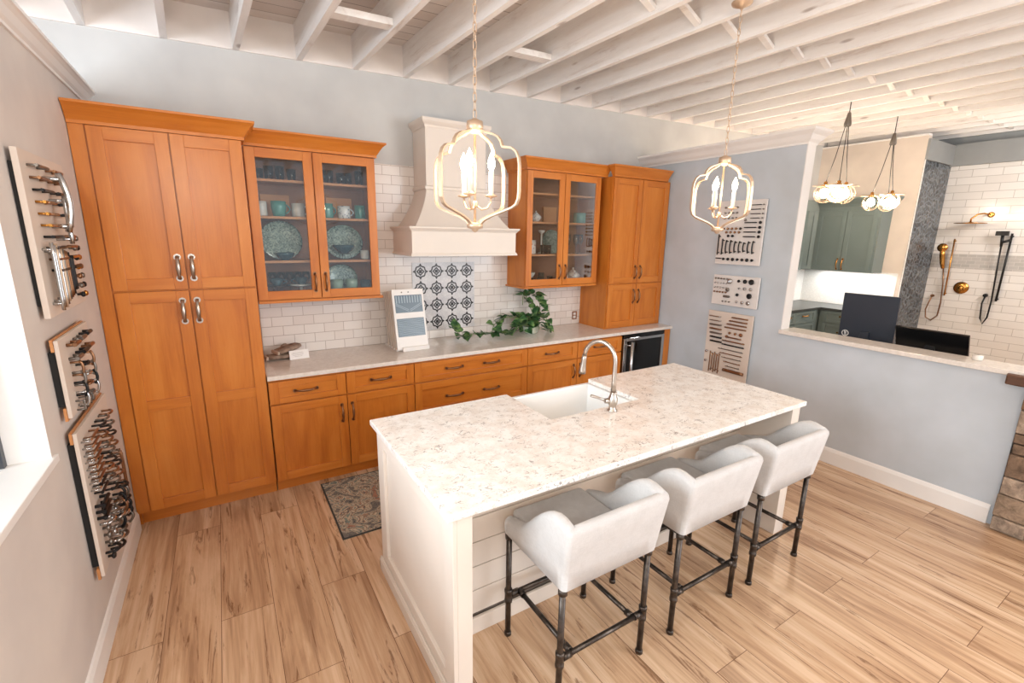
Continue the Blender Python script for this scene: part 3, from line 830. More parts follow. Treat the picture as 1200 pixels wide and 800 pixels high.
obj('pile', MB().box(1.118, 2.90, -1.398, -.640, .0005, .009), m_rug, rug)
obj('binding', MB().box(1.108, 1.1175, -1.404, -.634, .0003, .010).box(1.1175, 2.90, -1.404, -1.3985, .0003, .010).box(1.1175, 2.90, -.6395, -.634, .0003, .010).box(2.9005, 2.91, -1.404, -.634, .0003, .010), new_mat('rug_binding', (64, 66, 66), .9), rug)

# ------------------------------------------------------------------ counter stools
def make_stool():
    r = thing('counter_stool', '', 'stool')
    LX, LYF, LYB = .238, .198, -.204
    for sx, ly in ((-1, LYF), (1, LYF), (-1, LYB), (1, LYB)):
        m = MB(); x = sx*LX
        m.tube([(x, ly, .004), (x, ly, .555)], .0135, 12)
        m.lathe([(.0175, 0), (.0175, .014), (.0155, .020), (.0135, .020)], (x, ly, 0), 12)
        m.lathe([(.0135, .185), (.019, .187), (.019, .203), (.0175, .205), (.0175, .238), (.019, .240), (.019, .256), (.0135, .258)], (x, ly, 0), 12)
        m.lathe([(.0135, .528), (.019, .530), (.019, .553), (.0135, .555)], (x, ly, 0), 12)
        obj('leg', m, m_pipe, r, False)
    for ly in (LYF, LYB):
        m = MB().tube([(-LX+.012, ly, .222), (LX-.012, ly, .222)], .0115, 10)
        for s in (-1, 1): m.tube([(s*(LX-.055), ly, .222), (s*(LX-.015), ly, .222)], .0155, 10)
        obj('stretcher', m, m_pipe, r, False)
    for sx in (-1, 1):
        x = sx*(LX-.062)
        m = MB().tube([(x, LYB+.008, .222), (x, LYF-.008, .222)], .0115, 10)
        m.tube([(x, LYB+.008, .222), (x, LYB+.04, .222)], .0155, 10).tube([(x, LYF-.04, .222), (x, LYF-.008, .222)], .0155, 10)
        obj('stretcher', m, m_pipe, r, False)
    obj('seat_frame', MB().box(-.25, .25, -.218, .212, .553, .566), m_pipe, r, False, bevel=.002)
    # seat cushion
    s = MB(); xs = [-.195, -.19, -.1, 0, .1, .19, .195]; 
    s.box(-.205, .205, -.175, .232, .568, .652)
    obj('seat', s, m_fabric, r, False, bevel=.016)
    # wrap-around back: U path, section lofted along it
    path = []   # (x, y, nx, ny, kind)
    W, YB, YF, R = .258, -.232, .205, .022
    n = 16
    for i in range(n+1):
        y = YF+(YB+R-YF)*i/n; path.append((-W, y, -1, 0))
    for i in range(1, 5):
        a = PI/2*i/5; path.append((-W+R-R*math.cos(a), YB+R-R*math.sin(a), -math.cos(a), -math.sin(a)))
    for i in range(0, 9):
        path.append((-W+R+(2*W-2*R)*i/8, YB, 0, -1))
    path2 = path+[(-x, y, -nx, ny) for x, y, nx, ny in path[:n+5][::-1]]
    def top(y):
        if y < -.15: return .872-.022*min(1, (-.15-y)/.07)
        s = min(max((y+.15)/.26, 0), 1); s = s*s*(3-2*s)
        return .872-(.872-.672)*s - max(0, y-.11)*.35
    sm = MB(); vs = []; k = 0
    for x, y, nx, ny in path2:
        h = top(y); zb = .562
        sec = [(0, zb), (0, zb+(h-zb)*.33), (0, zb+(h-zb)*.66), (0, h-.026), (.006, h-.010), (.020, h), (.036, h-.001), (.049, h-.010), (.056, h-.028), (.057, zb+(h-zb)*.4), (.057, zb+.006)]
        k = len(sec)
        for dpt, z in sec:
            lean = (.048 if abs(ny) > .5 else .018)*(z-zb)/.30
            lx = .018*(z-zb)/.30; ly = .046*(z-zb)/.30
            px = x-nx*dpt; py = y-ny*dpt
            # flare outwards with height
            px += math.copysign(lx, x)*min(1, abs(x)/.2) if abs(x) > 1e-6 else 0
            py -= ly*max(0, min(1, (.0-y)/.2))
            vs.append((px, py, z))
    N = len(path2)
    fs = [(i*k+q, (i+1)*k+q, (i+1)*k+(q+1) % k, i*k+(q+1) % k) for i in range(N-1) for q in range(k)]
    sm.add(vs, [f[::-1] for f in fs], 0, True)
    b = 0
    sm.f.append(list(range(k))); sm.m.append(0); sm.s.append(True)
    sm.f.append([(N-1)*k+q for q in range(k)][::-1]); sm.m.append(0); sm.s.append(True)
    obj('backrest', sm, m_fabric, r, False)
    return r
st0 = make_stool()
for i, (x, lab) in enumerate(((1.876, 'pale grey upholstered stool nearest the camera, with all four pipe legs in view'),
                              (2.566, 'pale grey upholstered stool standing between the two other stools'),
                              (3.222, 'pale grey upholstered stool nearest the right wall, at the far end of the island'))):
    o = st0 if i == 0 else copy_tree(st0)
    o.location = (x, -2.741, 0); o['label'] = lab; o['group'] = 'upholstered pipe-leg stools at the island'

# ------------------------------------------------------------------ chandeliers
def bulb_light(parent, loc, power, color=(1.0, .80, .58), r=.02):
    d = bpy.data.lights.new('bulb_glow', 'POINT'); d.energy = power; d.color = color; d.shadow_soft_size = r
    o = bpy.data.objects.new('bulb_glow', d); col.objects.link(o); o.parent = parent; o.location = loc
    return o

def make_chandelier(ztop):
    r = thing('chandelier', '', 'chandelier')          # origin at the finial, z = 0 is 1.915 m above the floor
    rib = [(r_*.955, z_) for r_, z_ in [(.028, .424), (.034, .414), (.055, .405), (.095, .394), (.124, .380), (.140, .362), (.146, .346), (.149, .339), (.165, .337), (.195, .332), (.218, .316), (.231, .292),
           (.236, .262), (.236, .160), (.233, .132), (.222, .110), (.202, .098), (.150, .082), (.095, .066), (.055, .050), (.036, .036), (.028, .020)]]
    for q in range(4):
        a = math.radians(-27-37+90*q); ca, sa = math.cos(a), math.sin(a); T = Vector((-sa, ca, 0))
        m = MB(); vs = []
        n = len(rib)
        for i in range(n):
            p0, p1 = rib[max(i-1, 0)], rib[min(i+1, n-1)]
            dx, dz = p1[0]-p0[0], p1[1]-p0[1]; L = math.hypot(dx, dz); nx, nz = -dz/L, dx/L
            for (e, t_) in ((-.0035, -.0085), (.0035, -.0085), (.0035, .0085), (-.0035, .0085)):
                rr, zz = rib[i][0]+nx*e, rib[i][1]+nz*e
                vs.append(Vector((rr*ca, rr*sa, zz))+T*t_)
        m.add(vs, [(4*i+k, 4*i+(k+1) % 4, 4*i+4+(k+1) % 4, 4*i+4+k) for i in range(n-1) for k in range(4)] + [(3, 2, 1, 0), (4*n-4, 4*n-3, 4*n-2, 4*n-1)])
        obj('rib', m, m_champ, r, False)
    obj('collar', MB().lathe([(.012, .46), (.020, .455), (.034, .450), (.036, .430), (.034, .412), (.020, .405), (.006, .40)], seg=20), m_champ, r, False)
    obj('finial', MB().lathe([(.003, -.004), (.012, .002), (.016, .010), (.034, .014), (.036, .030), (.030, .036), (.006, .040)], seg=20), m_champ, r, False)
    obj('stem', MB().tube([(0, 0, .035), (0, 0, .41)], .0055, 8).lathe([(.0055, .10), (.012, .108), (.012, .122), (.0055, .13)], seg=12), m_champ, r, False)
    for q in range(3):
        a = math.radians(-27+12+120*q); ca, sa = math.cos(a), math.sin(a)
        pts = [(0.006, .110), (.030, .094), (.055, .100), (.070, .122), (.073, .146)]
        m = MB().tube([(rr*ca, rr*sa, zz) for rr, zz in pts], .0042, 8)
        m.lathe([(.005, .144), (.026, .150), (.028, .154), (.014, .158), (.012, .162)], (.073*ca, .073*sa, 0), 14)
        ar = obj('arm', m, m_champ, r, False)
        obj('candle_sleeve', MB().lathe([(.0105, .160), (.0105, .255), (.006, .257)], (.073*ca, .073*sa, 0), 12), m_candle, ar, False)
        obj('bulb', MB().lathe([(.006, .257), (.014, .272), (.016, .288), (.012, .306), (.004, .326), (.0005, .334)], (.073*ca, .073*sa, 0), 12), m_bulb, ar, False)
    # chain
    m = MB(); z = .462; i = 0; L = .034
    while z < ztop:
        pts = []
        for k in range(12):
            a = 2*PI*k/12; x = .0075*math.cos(a); zz = .011*math.sin(a)+(.008 if math.sin(a) > 0 else -.008)
            pts.append((x if i % 2 == 0 else 0, 0 if i % 2 == 0 else x, z+.017+zz))
        m.tube(pts, .0021, 5, closed=True); z += .0325; i += 1
    obj('chain', m, m_champ, r, False)
    obj('canopy', MB().lathe([(.006, ztop-.01), (.02, ztop-.004), (.055, ztop+.012), (.058, ztop+.022)], seg=20), m_champ, r, False)
    return r
zt1 = zc(1.6)-.022-1.912
c1 = make_chandelier(zt1)
c1.location = (1.602, -2.27, 1.912); c1['label'] = 'openwork lantern chandelier over the sink half of the island, in front of the range hood'
c2 = make_chandelier(zc(3.31)-.022-1.932)
c2.location = (3.310, -2.27, 1.932); c2['label'] = 'openwork lantern chandelier over the far end of the island, in front of the right wall'
c2.rotation_euler.z = math.radians(-36)
for c_ in (c1, c2):
    c_['group'] = 'lantern chandeliers over the island'
    bulb_light(c_, (0, 0, .25), 9, r=.09)

# ------------------------------------------------------------------ globe cluster pendants
def make_cluster(ztop):
    r = thing('cluster_pendant', '', 'pendant light')    # origin at the lowest point of the globes
    zc_ = .80
    obj('cord', MB().tube([(0, 0, .87), (0, 0, ztop)], .005, 6), m_blackmetal, r, False)
    obj('cord_grip', MB().lathe([(.032, zc_-.02), (.036, zc_), (.016, zc_+.11), (.006, zc_+.12)], seg=14), m_pewter, r, False)
    for q, (dx, dy, dz) in enumerate(((-.11, -.06, .0), (.125, -.025, .004), (-.01, .12, .012))):
        cx, cy, cz = dx, dy, .095+dz
        g = MB().sphere((cx, cy, cz), .095, 20, 12)
        gl = obj('globe', g, m_globe, r, False)
        m = MB().tube([(dx*.15, dy*.15, zc_-.015), (dx*.55, dy*.55, .48), (cx, cy, cz+.12)], .0038, 6)
        obj('cord', m, m_blackmetal, r, False)
        m = MB().lathe([(.036, cz+.078), (.034, cz+.09), (.019, cz+.096), (.018, cz+.125), (.006, cz+.13)], (cx, cy, 0), 14)
        obj('lamp_holder', m, m_brass, r, False)
        m = MB()
        for k in range(3):
            a = PI*k/3
            m.tube([(cx+.098*math.cos(b)*math.cos(a), cy+.098*math.cos(b)*math.sin(a), cz+.098*math.sin(b)) for b in [PI*2*j/20 for j in range(20)]], .0013, 5, closed=True)
        m.tube([(cx+.118*math.cos(b), cy+.118*math.sin(b), cz+.085) for b in [PI*2*j/24 for j in range(24)]], .002, 5, closed=True)
        obj('wire_cage', m, m_champ, r, False)
        obj('bulb', MB().sphere((cx, cy, cz+.005), .044, 12, 8, sz=1.2), m_bulb, r, False)
    return r
k1 = make_cluster(zc(6.33)+.238-2.30)
k1.location = (6.40, -1.50, 2.30); k1['label'] = 'cluster of three glass globe lamps hanging closer to the tall right wall'
k2 = make_cluster(zc(7.80)+.238-2.28)
k2.location = (7.80, -1.40, 2.28); k2.rotation_euler.z = 2.6
k2['label'] = 'cluster of three glass globe lamps hanging before the cream wall corner'
for c_ in (k1, k2):
    c_['group'] = 'globe cluster pendants beyond the half wall'
    bulb_light(c_, (0, 0, .16), 20, color=(1.0, .84, .68), r=.1)

# ------------------------------------------------------------------ hardware sample boards
def bar(F, u, w0, z, L, vert, r=.005, proj=.028, mb=None, bow=0, square=False):
    m = mb or MB(); h = L/2
    P = (lambda d, w: F.p(u, w, z+d)) if vert else (lambda d, w: F.p(u+d, w, z))
    n = 7; m.tube([P(-h+2*h*i/(n-1), w0+proj+bow*(1-(2*i/(n-1)-1)**2)) for i in range(n)], r, 4 if square else 7)
    for s in (-.8, .8): m.tube([P(s*h, w0), P(s*h, w0+proj)], r*.85, 6)
    return m
def knob(F, u, w0, z, r, mb=None):
    m = mb or MB()
    ax = F.W; M = ax.to_track_quat('Z', 'Y').to_matrix()
    m.lathe([(r*.4, 0), (r*.4, .012), (r, .018), (r*1.02, .024), (r*.6, .030)], F.p(u, w0, z), 12, M=M)
    return m
def board(label, F, u0, u1, z0, z1, mat, wb, wt, group, edge_mat=None):
    c = F.p((u0+u1)/2, 0, z0)
    t = thing('hardware_sample_board', label, 'sample board', tuple(c), group)
    obj('panel', MB().fbox(F, u0, u1, wb, wb+wt, z0, z1), mat, t, bevel=.002)
    obj('shadow_spacer', MB().fbox(F, u0+.012, u1-.012, .001, wb-.0003, z0+.05, z1-.05), m_shadow_gap, t)  # spacer coloured black as the shadow between board and wall
    if edge_mat:
        obj('edge_strip', MB().fbox(F, u0-.004, u1, wb-.010, wb-.0005, z1-.045, z1+.004), edge_mat, t)
        obj('edge_strip', MB().fbox(F, u0-.004, u0+.03, wb-.010, wb-.0005, z0-.01, z0+.045), edge_mat, t)
    return t
def put(t, name, m, mat): return obj(name, m, mat, t)

FR = Fr((XR, 0, 0), (0, -1, 0), (-1, 0, 0))
gR = 'hardware sample boards on the right wall'
mats_dark = [m_blackmetal, m_pewter, m_bronze]
t = board('tall white board of black pulls and knobs, topmost on the right wall', FR, 1.13, 1.60, 1.655, 2.265, m_white_board, .022, .018, gR)
W0_ = .040
for i, z in enumerate((2.215, 2.175, 2.135, 2.095)):
    put(t, 'handle', bar(FR, 1.515, W0_, z, .10-.006*i, False, .004), m_blackmetal); put(t, 'knob', knob(FR, 1.585, W0_, z, .007), m_pewter)
for i, z in enumerate((2.055, 2.01, 1.968, 1.925)):
    put(t, 'handle', bar(FR, 1.48, W0_, z, .115, False, .0055), m_blackmetal); put(t, 'knob', knob(FR, 1.572, W0_, z, .014), m_blackmetal)
for i in range(5): put(t, 'knob', knob(FR, 1.20+.045*i, W0_, 2.0, .012), m_bronze if i < 4 else m_blackmetal)
for i in range(4): put(t, 'knob', knob(FR, 1.235+.045*i, W0_, 1.965, .012), m_bronze)
for i in range(2): put(t, 'knob', knob(FR, 1.26+.045*i, W0_, 1.93, .013), m_blackmetal)
for i in range(3): put(t, 'knob', knob(FR, 1.42, W0_, 2.17-.045*i, .013), m_pewter)
for i in range(4):
    for j in range(3): put(t, 'knob', knob(FR, 1.20+.042*i, W0_, 2.20-.05*j, .010), m_pewter)
for i in range(9):
    L = (.20, .155, .13, .13, .11, .11, .09, .11, .12)[i]
    put(t, 'handle', bar(FR, 1.165+.046*i, W0_, 1.825+(.02 if i == 0 else 0), L, True, .0065, bow=.012 if i > 1 else 0), m_blackmetal)
put(t, 'handle', bar(FR, 1.18, W0_, 1.71, .05, False, .006), m_blackmetal)
for i in range(7): put(t, 'knob', knob(FR, 1.235+.05*i, W0_, 1.705, .013+.0015*(i % 3)), m_blackmetal)
t = board('small wide white board of round knobs, in the middle of the right wall trio', FR, 1.14, 1.63, 1.245, 1.545, m_white_board, .022, .018, gR)
for i, r_ in enumerate((.014, .020, .026)): put(t, 'knob', knob(FR, 1.43+.065*i, W0_, 1.50, r_), m_blackmetal)
for i, r_ in enumerate((.010, .016, .016)): put(t, 'knob', knob(FR, 1.44+.06*i, W0_, 1.43, r_), m_steel)
put(t, 'knob', knob(FR, 1.43, W0_, 1.365, .015), m_blackmetal); put(t, 'knob', knob(FR, 1.555, W0_, 1.365, .026), m_blackmetal)
for i in range(3): put(t, 'knob', knob(FR, 1.43+.06*i, W0_, 1.295, .012+.004*i), m_steel)
for j in range(4):
    for i in range(5): put(t, 'knob', knob(FR, 1.175+.032*i, W0_, 1.51-.045*j, .009), (m_pewter, m_steel, m_steel, m_bronze)[j])
put(t, 'knob', knob(FR, 1.335, W0_, 1.49, .026), m_steel); put(t, 'knob', knob(FR, 1.32, W0_, 1.405, .020), m_pewter)
put(t, 'handle', bar(FR, 1.31, W0_, 1.335, .06, False, .012, .012), m_pewter)
for i in range(3): put(t, 'knob', knob(FR, 1.28+.035*i, W0_, 1.285, .008), m_pewter)
t = board('tall cream board of long bronze pulls, lowest on the right wall', FR, 1.125, 1.615, .50, 1.175, m_cream_board, .022, .018, gR)
for i in range(7): put(t, 'handle', bar(FR, 1.22+.006*i, W0_, 1.12-.043*i, .13, False, .006 if i < 2 else .009, .022), (m_steel, m_steel, m_pewter, m_bronze, m_pewter, m_blackmetal, m_blackmetal)[i])
for i in range(4): put(t, 'handle', bar(FR, 1.49-.012*i, W0_, 1.135-.036*i, .17+.02*i, False, .007, .022), m_bronze)
for i in range(3): put(t, 'knob', knob(FR, 1.40+.06*i, W0_, .975, .013+.005*(i == 2)), m_bronze)
put(t, 'knob', knob(FR, 1.37, W0_, .935, .014), m_bronze)
for i in range(3): put(t, 'handle', bar(FR, 1.45, W0_, .93-.04*i, (.16, .24, .24)[i], False, .007, .022), (m_bronze, m_bronze, m_blackmetal)[i])
for i in range(5): put(t, 'handle', bar(FR, 1.43+.01*i, W0_, .80-.042*i, .27-.03*i, False, .005, .022), m_bronze if i % 2 else m_pewter)
put(t, 'handle', bar(FR, 1.48, W0_, .585, .22, False, .016, .014), m_bronze)
for i in range(5): put(t, 'handle', bar(FR, 1.21+.026*i, W0_, .64, .22-.03*(i % 2), True, .005, .022), m_bronze)
for i in range(2): put(t, 'knob', knob(FR, 1.16, W0_, .74-.10*i, .014), m_steel)

FL = Fr((0, -1.655, 0), (0, 1, 0), (1, 0, 0))
gL = 'hardware sample boards on the left wall'
t = board('tall pale board of dark pulls and long metal bars, topmost on the left wall', FL, 0, .60, 1.545, 2.185, m_cream_board, .016, .020, gL)
W1_ = .036; mt = [m_bronze, m_pewter, m_blackmetal, m_brass]
for i in range(10):
    z = 2.135-.045*i
    put(t, 'handle', bar(FL, .14+.006*i, W1_, z-.004, .15, False, .0065, .03), [m_pewter, m_bronze, m_blackmetal, m_brass, m_brass, m_brass, m_blackmetal, m_blackmetal, m_bronze, m_blackmetal][i])
    put(t, 'handle', bar(FL, .36+.004*i, W1_, z-.004, .12, False, .0065, .03), [m_bronze, m_bronze, m_blackmetal, m_blackmetal, m_blackmetal, m_blackmetal, m_bronze, m_bronze, m_brass, m_blackmetal][i])
put(t, 'handle', bar(FL, .255, W1_, 2.0, .24, True, .012, .05, bow=.02), m_steel)
put(t, 'handle', bar(FL, .285, W1_, 1.93, .20, True, .009, .05), m_steel)
for i in range(11):
    put(t, 'handle', bar(FL, .06+.026*i, W1_, 1.705, (.27, .25, .26, .24, .22, .21, .2, .19, .18, .15, .15)[i], True, .0065, .03), (m_steel, m_steel, m_champ, m_steel, m_champ, m_pewter, m_bronze, m_bronze, m_blackmetal, m_blackmetal, m_blackmetal)[i])
for i in range(7):
    for j in range(2): put(t, 'knob', knob(FL, .45+.05*j, W1_, 1.85-.043*i, .013), mt[(i+j) % 4])
t = board('small pale board of dark cabinet pulls, second down on the left wall', FL, 0, .50, 1.125, 1.455, m_cream_board, .026, .014, gL, wood_light)
for i in range(2):
    for j in range(3): put(t, 'handle', bar(FL, .14+.11*j, .040, 1.415-.06*i+.004*j, .085, False, .009, .028), (m_bronze, m_pewter, m_blackmetal)[(i+j) % 3])
for i in range(4):
    for j in range(3):
        put(t, 'handle', bar(FL, .11+.10*j, .040, 1.31-.045*i, .07, j != 1, .006, .03, bow=.01), (m_bronze, m_pewter, m_blackmetal, m_steel)[(i+j*2) % 4])
for j in range(4): put(t, 'handle', bar(FL, .08+.05*j, .040, 1.155, .05, True, .005, .028), m_pewter)
t = board('tall pale board crowded with pulls and hooks, lowest on the left wall', FL, 0, .60, .365, 1.055, m_cream_board, .026, .014, gL, wood_light)
for i in range(9): put(t, 'handle', bar(FL, .13, .040, 1.0-.033*i, .12, False, .006, .03), m_bronze if i < 7 else m_blackmetal)
for i in range(8): put(t, 'handle', bar(FL, .055, .040, 1.0-.033*i, .04, False, .005, .03), m_steel)
for i in range(3): put(t, 'handle', bar(FL, .10, .040, .685-.03*i, .12, False, .009, .03), m_blackmetal)
for i in range(7):
    for j in range(3): put(t, 'handle', bar(FL, .27+.08*j, .040, 1.0-.055*i, .075, False, .006, .03, bow=.015), (m_blackmetal, m_bronze, m_pewter)[(i+2*j) % 3])
rs = random.Random(11)
for i in range(6):
    for j in range(5):
        u, z = .10+.09*j, .585-.037*i
        if rs.random() < .55: put(t, 'handle', bar(FL, u, .040, z, .075, rs.random() < .4, .007, .03, bow=.02), (m_blackmetal, m_pewter, m_bronze, m_steel)[rs.randrange(4)])
        else: put(t, 'knob', knob(FL, u, .040, z, .016), (m_blackmetal, m_pewter, m_steel)[rs.randrange(3)])
for i in range(3): put(t, 'handle', bar(FL, .53+.02*i, .040, .66-.02*i, .20, True, .004, .03), m_bronze)

# ------------------------------------------------------------------ crockery
C_TEAL, C_WHITE, C_DTEAL, C_SAGE = (new_mat('teal_glaze', (86, 150, 140), .18, coat=.4), new_mat('white_glaze', (226, 220, 212), .2, coat=.4),
                                    new_mat('dark_teal_glaze', (40, 74, 84), .15, coat=.4), new_mat('sage_glaze', (150, 172, 154), .25, coat=.3))
def spotted(name, a, b, sc=30):
    m = new_mat(name, a, .2, coat=.3); t = NT(m)
    t.color(t.mix(t.ramp(t.voro(t.coords(), sc, 'F1'), [(.22, (255, 255, 255)), (.34, (0, 0, 0))]), a, b)); return m
C_BLUEPRINT = spotted('white_glaze_with_blue_sprigs', (226, 222, 218), (72, 92, 122), 60)
C_REDPRINT = spotted('white_glaze_with_rose_print', (228, 216, 206), (178, 104, 96), 42)
C_PLATE = new_mat('marbled_teal_plate_glaze', (100, 124, 118), .18, coat=.4); t = NT(C_PLATE)
c = t.coords(); n = t.noise(c, 32, 4, .6, 3)
t.color(t.ramp(n, [(.38, (52, 76, 78)), (.5, (128, 150, 140)), (.62, (170, 186, 174))]))

def mug(loc, h, r, mat, label, ang=0, grp='mugs behind the glass doors', taper=1.0, inner=None):
    t = thing('mug', label, 'mug', loc, grp)
    rb = r*taper
    obj('cup', MB().lathe([(rb*.7, 0), (rb*.95, .002), (rb, .008), (r*1.0, h*.6), (r, h), (r-.004, h), (rb-.005, .010), (.001, .008)], seg=20), mat, t, False)
    pts = [Vector((r-.003+.03*math.sin(PI*i/8), 0, h*.2+h*.62*i/8)) for i in range(9)]
    R = Matrix.Rotation(ang, 3, 'Z')
    obj('handle', MB().tube([R @ p for p in pts], .0048, 7), mat, t, False)
    return t
def disc(name, loc, r, mat, label, cat, lean=.26, sx=1.0, grp=None, turn=0):
    """plate leaning against the back panel, its foot on the shelf"""
    m = MB().lathe([(.001, .0), (r*.55, .0), (r*.62, .003), (r*.95, .014), (r, .017), (r*.96, .020), (r*.60, .010), (.001, .007)], seg=32)
    M = Matrix.Rotation(turn, 4, 'Z') @ Matrix.Rotation(PI/2-lean, 4, 'X') @ Matrix.Diagonal((sx, 1, 1, 1))
    m.xf(M); lo = min(v.z for v in m.v); m.v = [v-Vector((0, 0, lo)) for v in m.v]
    o = obj(name, m, mat, None); o.location = loc; tag(o, label, cat, grp); return o
def lathed(name, loc, prof, mat, label, cat, grp=None, sx=1, seg=22):
    m = MB().lathe(prof, seg=seg); m.v = [Vector((v.x*sx, v.y, v.z)) for v in m.v]
    o = obj(name, m, mat, None); o.location = loc; tag(o, label, cat, grp); return o
def cup_prof(h, rb, rt, th=.003): return [(rb*.6, 0), (rb, .003), (rt, h), (rt-th, h), (rb-th, .008), (.001, .006)]
def bowl_prof(h, r): return [(r*.4, 0), (r*.42, .006), (r*.75, h*.35), (r*.96, h*.8), (r, h), (r-.004, h), (r*.72, h*.4), (.001, .010)]

e = .0006
s0, s1, s2, s3 = ZL0+.019+e, 1.69+e, 2.007+e, 2.262+e
# left cabinet: tumbler shelf with mugs
mug((.918, -.20, s2), .105, .040, C_WHITE, 'white mug at the pantry end of the mug shelf, beside a teal mug', 2.6)
mug((1.034, -.205, s2), .110, .052, C_TEAL, 'teal mug behind the first glass door, between two white mugs', .2, taper=.8)
mug((1.168, -.20, s2), .100, .046, C_WHITE, 'white mug behind the first glass door, on the hood side of a teal mug', 0)
mug((1.375, -.20, s2), .110, .044, C_TEAL, 'teal mug behind the second glass door, beside the spotted mug', .3)
mug((1.500, -.20, s2), .095, .048, C_BLUEPRINT, 'white mug with dark sprigs between two teal mugs', .1)
mug((1.625, -.20, s2), .105, .042, C_TEAL, 'teal mug nearest the hood end of the mug shelf', -1.4)
single('recipe_board', MB().box(.93, 1.13, -.040, -.024, s2, s2+.165), wood_light, 'plain wooden board standing behind the mugs of the first glass door', 'wooden board')
single('recipe_board', MB().box(1.40, 1.60, -.040, -.024, s2, s2+.165), wood_light, 'plain wooden board standing behind the mugs of the second glass door', 'wooden board')
# glassware on the top shelf
for i, (x, y) in enumerate(((.93, -.12), (.99, -.19), (1.07, -.12), (1.14, -.2), (1.36, -.2), (1.42, -.12), (1.49, -.2), (1.56, -.13), (1.63, -.2))):
    lathed('drinking_glass', (x, y, s3), cup_prof(.085+.012*(i % 3), .026, .034), m_glassware, 'clear drinking glass on the top shelf of the cabinet beside the pantry', 'glass', 'drinking glasses on the top shelf')
# platters
disc('platter', (1.035, -.155, s1), .148, C_PLATE, 'large marbled teal platter standing behind the first glass door', 'platter', .22, sx=1.0)
lathed('serving_bowl', (1.045, -.250, s1), bowl_prof(.055, .058), C_DTEAL, 'dark teal bowl in front of the large marbled platter', 'bowl', sx=1.15)
disc('platter', (1.50, -.115, s1), .138, C_PLATE, 'marbled teal platter standing behind the second glass door', 'platter', .20, sx=1.1)
lathed('serving_bowl', (1.475, -.235, s1+.05), bowl_prof(.062, .085), C_DTEAL, 'dark teal bowl raised on a small stand in front of a platter', 'bowl', sx=1.0)
bs_ = thing('bowl_stand', 'small dark wire stand under the raised teal bowl', 'stand', (1.475, -.235, s1))
obj('ring', MB().tube([(.045*math.cos(a), .045*math.sin(a), .047) for a in [2*PI*k/16 for k in range(16)]], .0025, 5, closed=True), m_blackmetal, bs_, False)
for q in range(3):
    a = 2*PI*q/3; obj('leg', MB().tube([(.045*math.cos(a), .045*math.sin(a), .047), (.055*math.cos(a), .055*math.sin(a), .003)], .0025, 5), m_blackmetal, bs_, False)
mug((1.640, -.22, s1), .072, .033, C_WHITE, 'small white mug beside the raised teal bowl', 1.2)
# bottom shelf
def cake_stand(loc, r, h, label, mat):
    return lathed('cake_stand', loc, [(r*.5, 0), (r*.45, .006), (.014, .02), (.012, h-.02), (r*.6, h-.010), (r, h-.004), (r, h+.004), (.001, h)], mat, label, 'cake stand', seg=28)
cake_stand((.985, -.20, s0), .085, .085, 'pale glass cake stand under a blue teacup, bottom shelf', m_glassware)
mug((.975, -.20, s0+.0855), .052, .045, C_DTEAL, 'blue-grey teacup on the pale glass cake stand', .1, 'teacups on cake stands', .6)
cake_stand((1.145, -.185, s0), .080, .085, 'white cake stand under a dark teacup, bottom shelf', C_WHITE)
mug((1.150, -.19, s0+.0855), .055, .045, C_DTEAL, 'dark blue teacup on the white cake stand', 3.0, 'teacups on cake stands', .6)
disc('serving_dish', (1.47, -.075, s0), .115, C_PLATE, 'oval grey-green dish standing behind two sage tumblers', 'dish', .12, sx=1.15)
lathed('tumbler', (1.412, -.20, s0), [(.02, 0), (.024, .01), (.044, .05), (.048, .085), (.045, .115), (.042, .115), (.044, .085), (.02, .02), (.001, .015)], C_SAGE, 'sage green stemless tumbler closer to the door centre, bottom shelf', 'tumbler', 'sage tumblers')
lathed('tumbler', (1.528, -.20, s0), [(.02, 0), (.024, .01), (.044, .05), (.048, .085), (.045, .115), (.042, .115), (.044, .085), (.02, .02), (.001, .015)], C_SAGE, 'sage green stemless tumbler between its twin and a dark tumbler', 'tumbler', 'sage tumblers')
lathed('tumbler', (1.645, -.17, s0), cup_prof(.10, .036, .042), C_DTEAL, 'dark grey tumbler at the hood end of the bottom shelf', 'tumbler')
for i in range(5):
    o = lathed('wine_glass', (.96+.06*i, -.09, s0), [(.028, 0), (.028, .003), (.004, .008), (.0035, .085), (.02, .10), (.032, .13), (.028, .175), (.026, .175), (.030, .13), (.001, .098)], m_glassware, 'clear stemmed glass at the back of the bottom shelf behind the cake stands', 'wine glass', 'stemmed glasses behind the cake stands')

# right cabinet
t0, t1, t2, t3 = ZR0+.019+e, 1.722+e, 2.036+e, 2.306+e
def teapot(loc, s, mat, label, ang=0):
    t = thing('teapot', label, 'teapot', loc)
    R = Matrix.Rotation(ang, 3, 'Z')
    obj('body', MB().lathe([(.03*s, 0), (.036*s, .006*s), (.062*s, .035*s), (.068*s, .06*s), (.058*s, .09*s), (.032*s, .108*s), (.001, .109*s)], seg=24), mat, t, False)
    obj('lid', MB().lathe([(.034*s, .106*s), (.030*s, .116*s), (.012*s, .124*s), (.006*s, .130*s), (.011*s, .140*s), (.008*s, .148*s), (.001, .150*s)], seg=20), mat, t, False)
    obj('handle', MB().tube([R @ Vector((.058*s+.045*s*math.sin(PI*i/10), 0, .03*s+.062*s*i/10)) for i in range(11)], .006*s, 8), mat, t, False)
    obj('spout', MB().tube([R @ Vector(p)*1 for p in ((-.055*s, 0, .035*s), (-.085*s, 0, .05*s), (-.096*s, 0, .078*s), (-.112*s, 0, .095*s))], [.016*s, .012*s, .008*s, .006*s], 10), mat, t, False)
    return t
teapot((3.345, -.20, t2), .72, C_BLUEPRINT, 'small blue and white patterned teapot on the mug shelf next to the hood', .2)
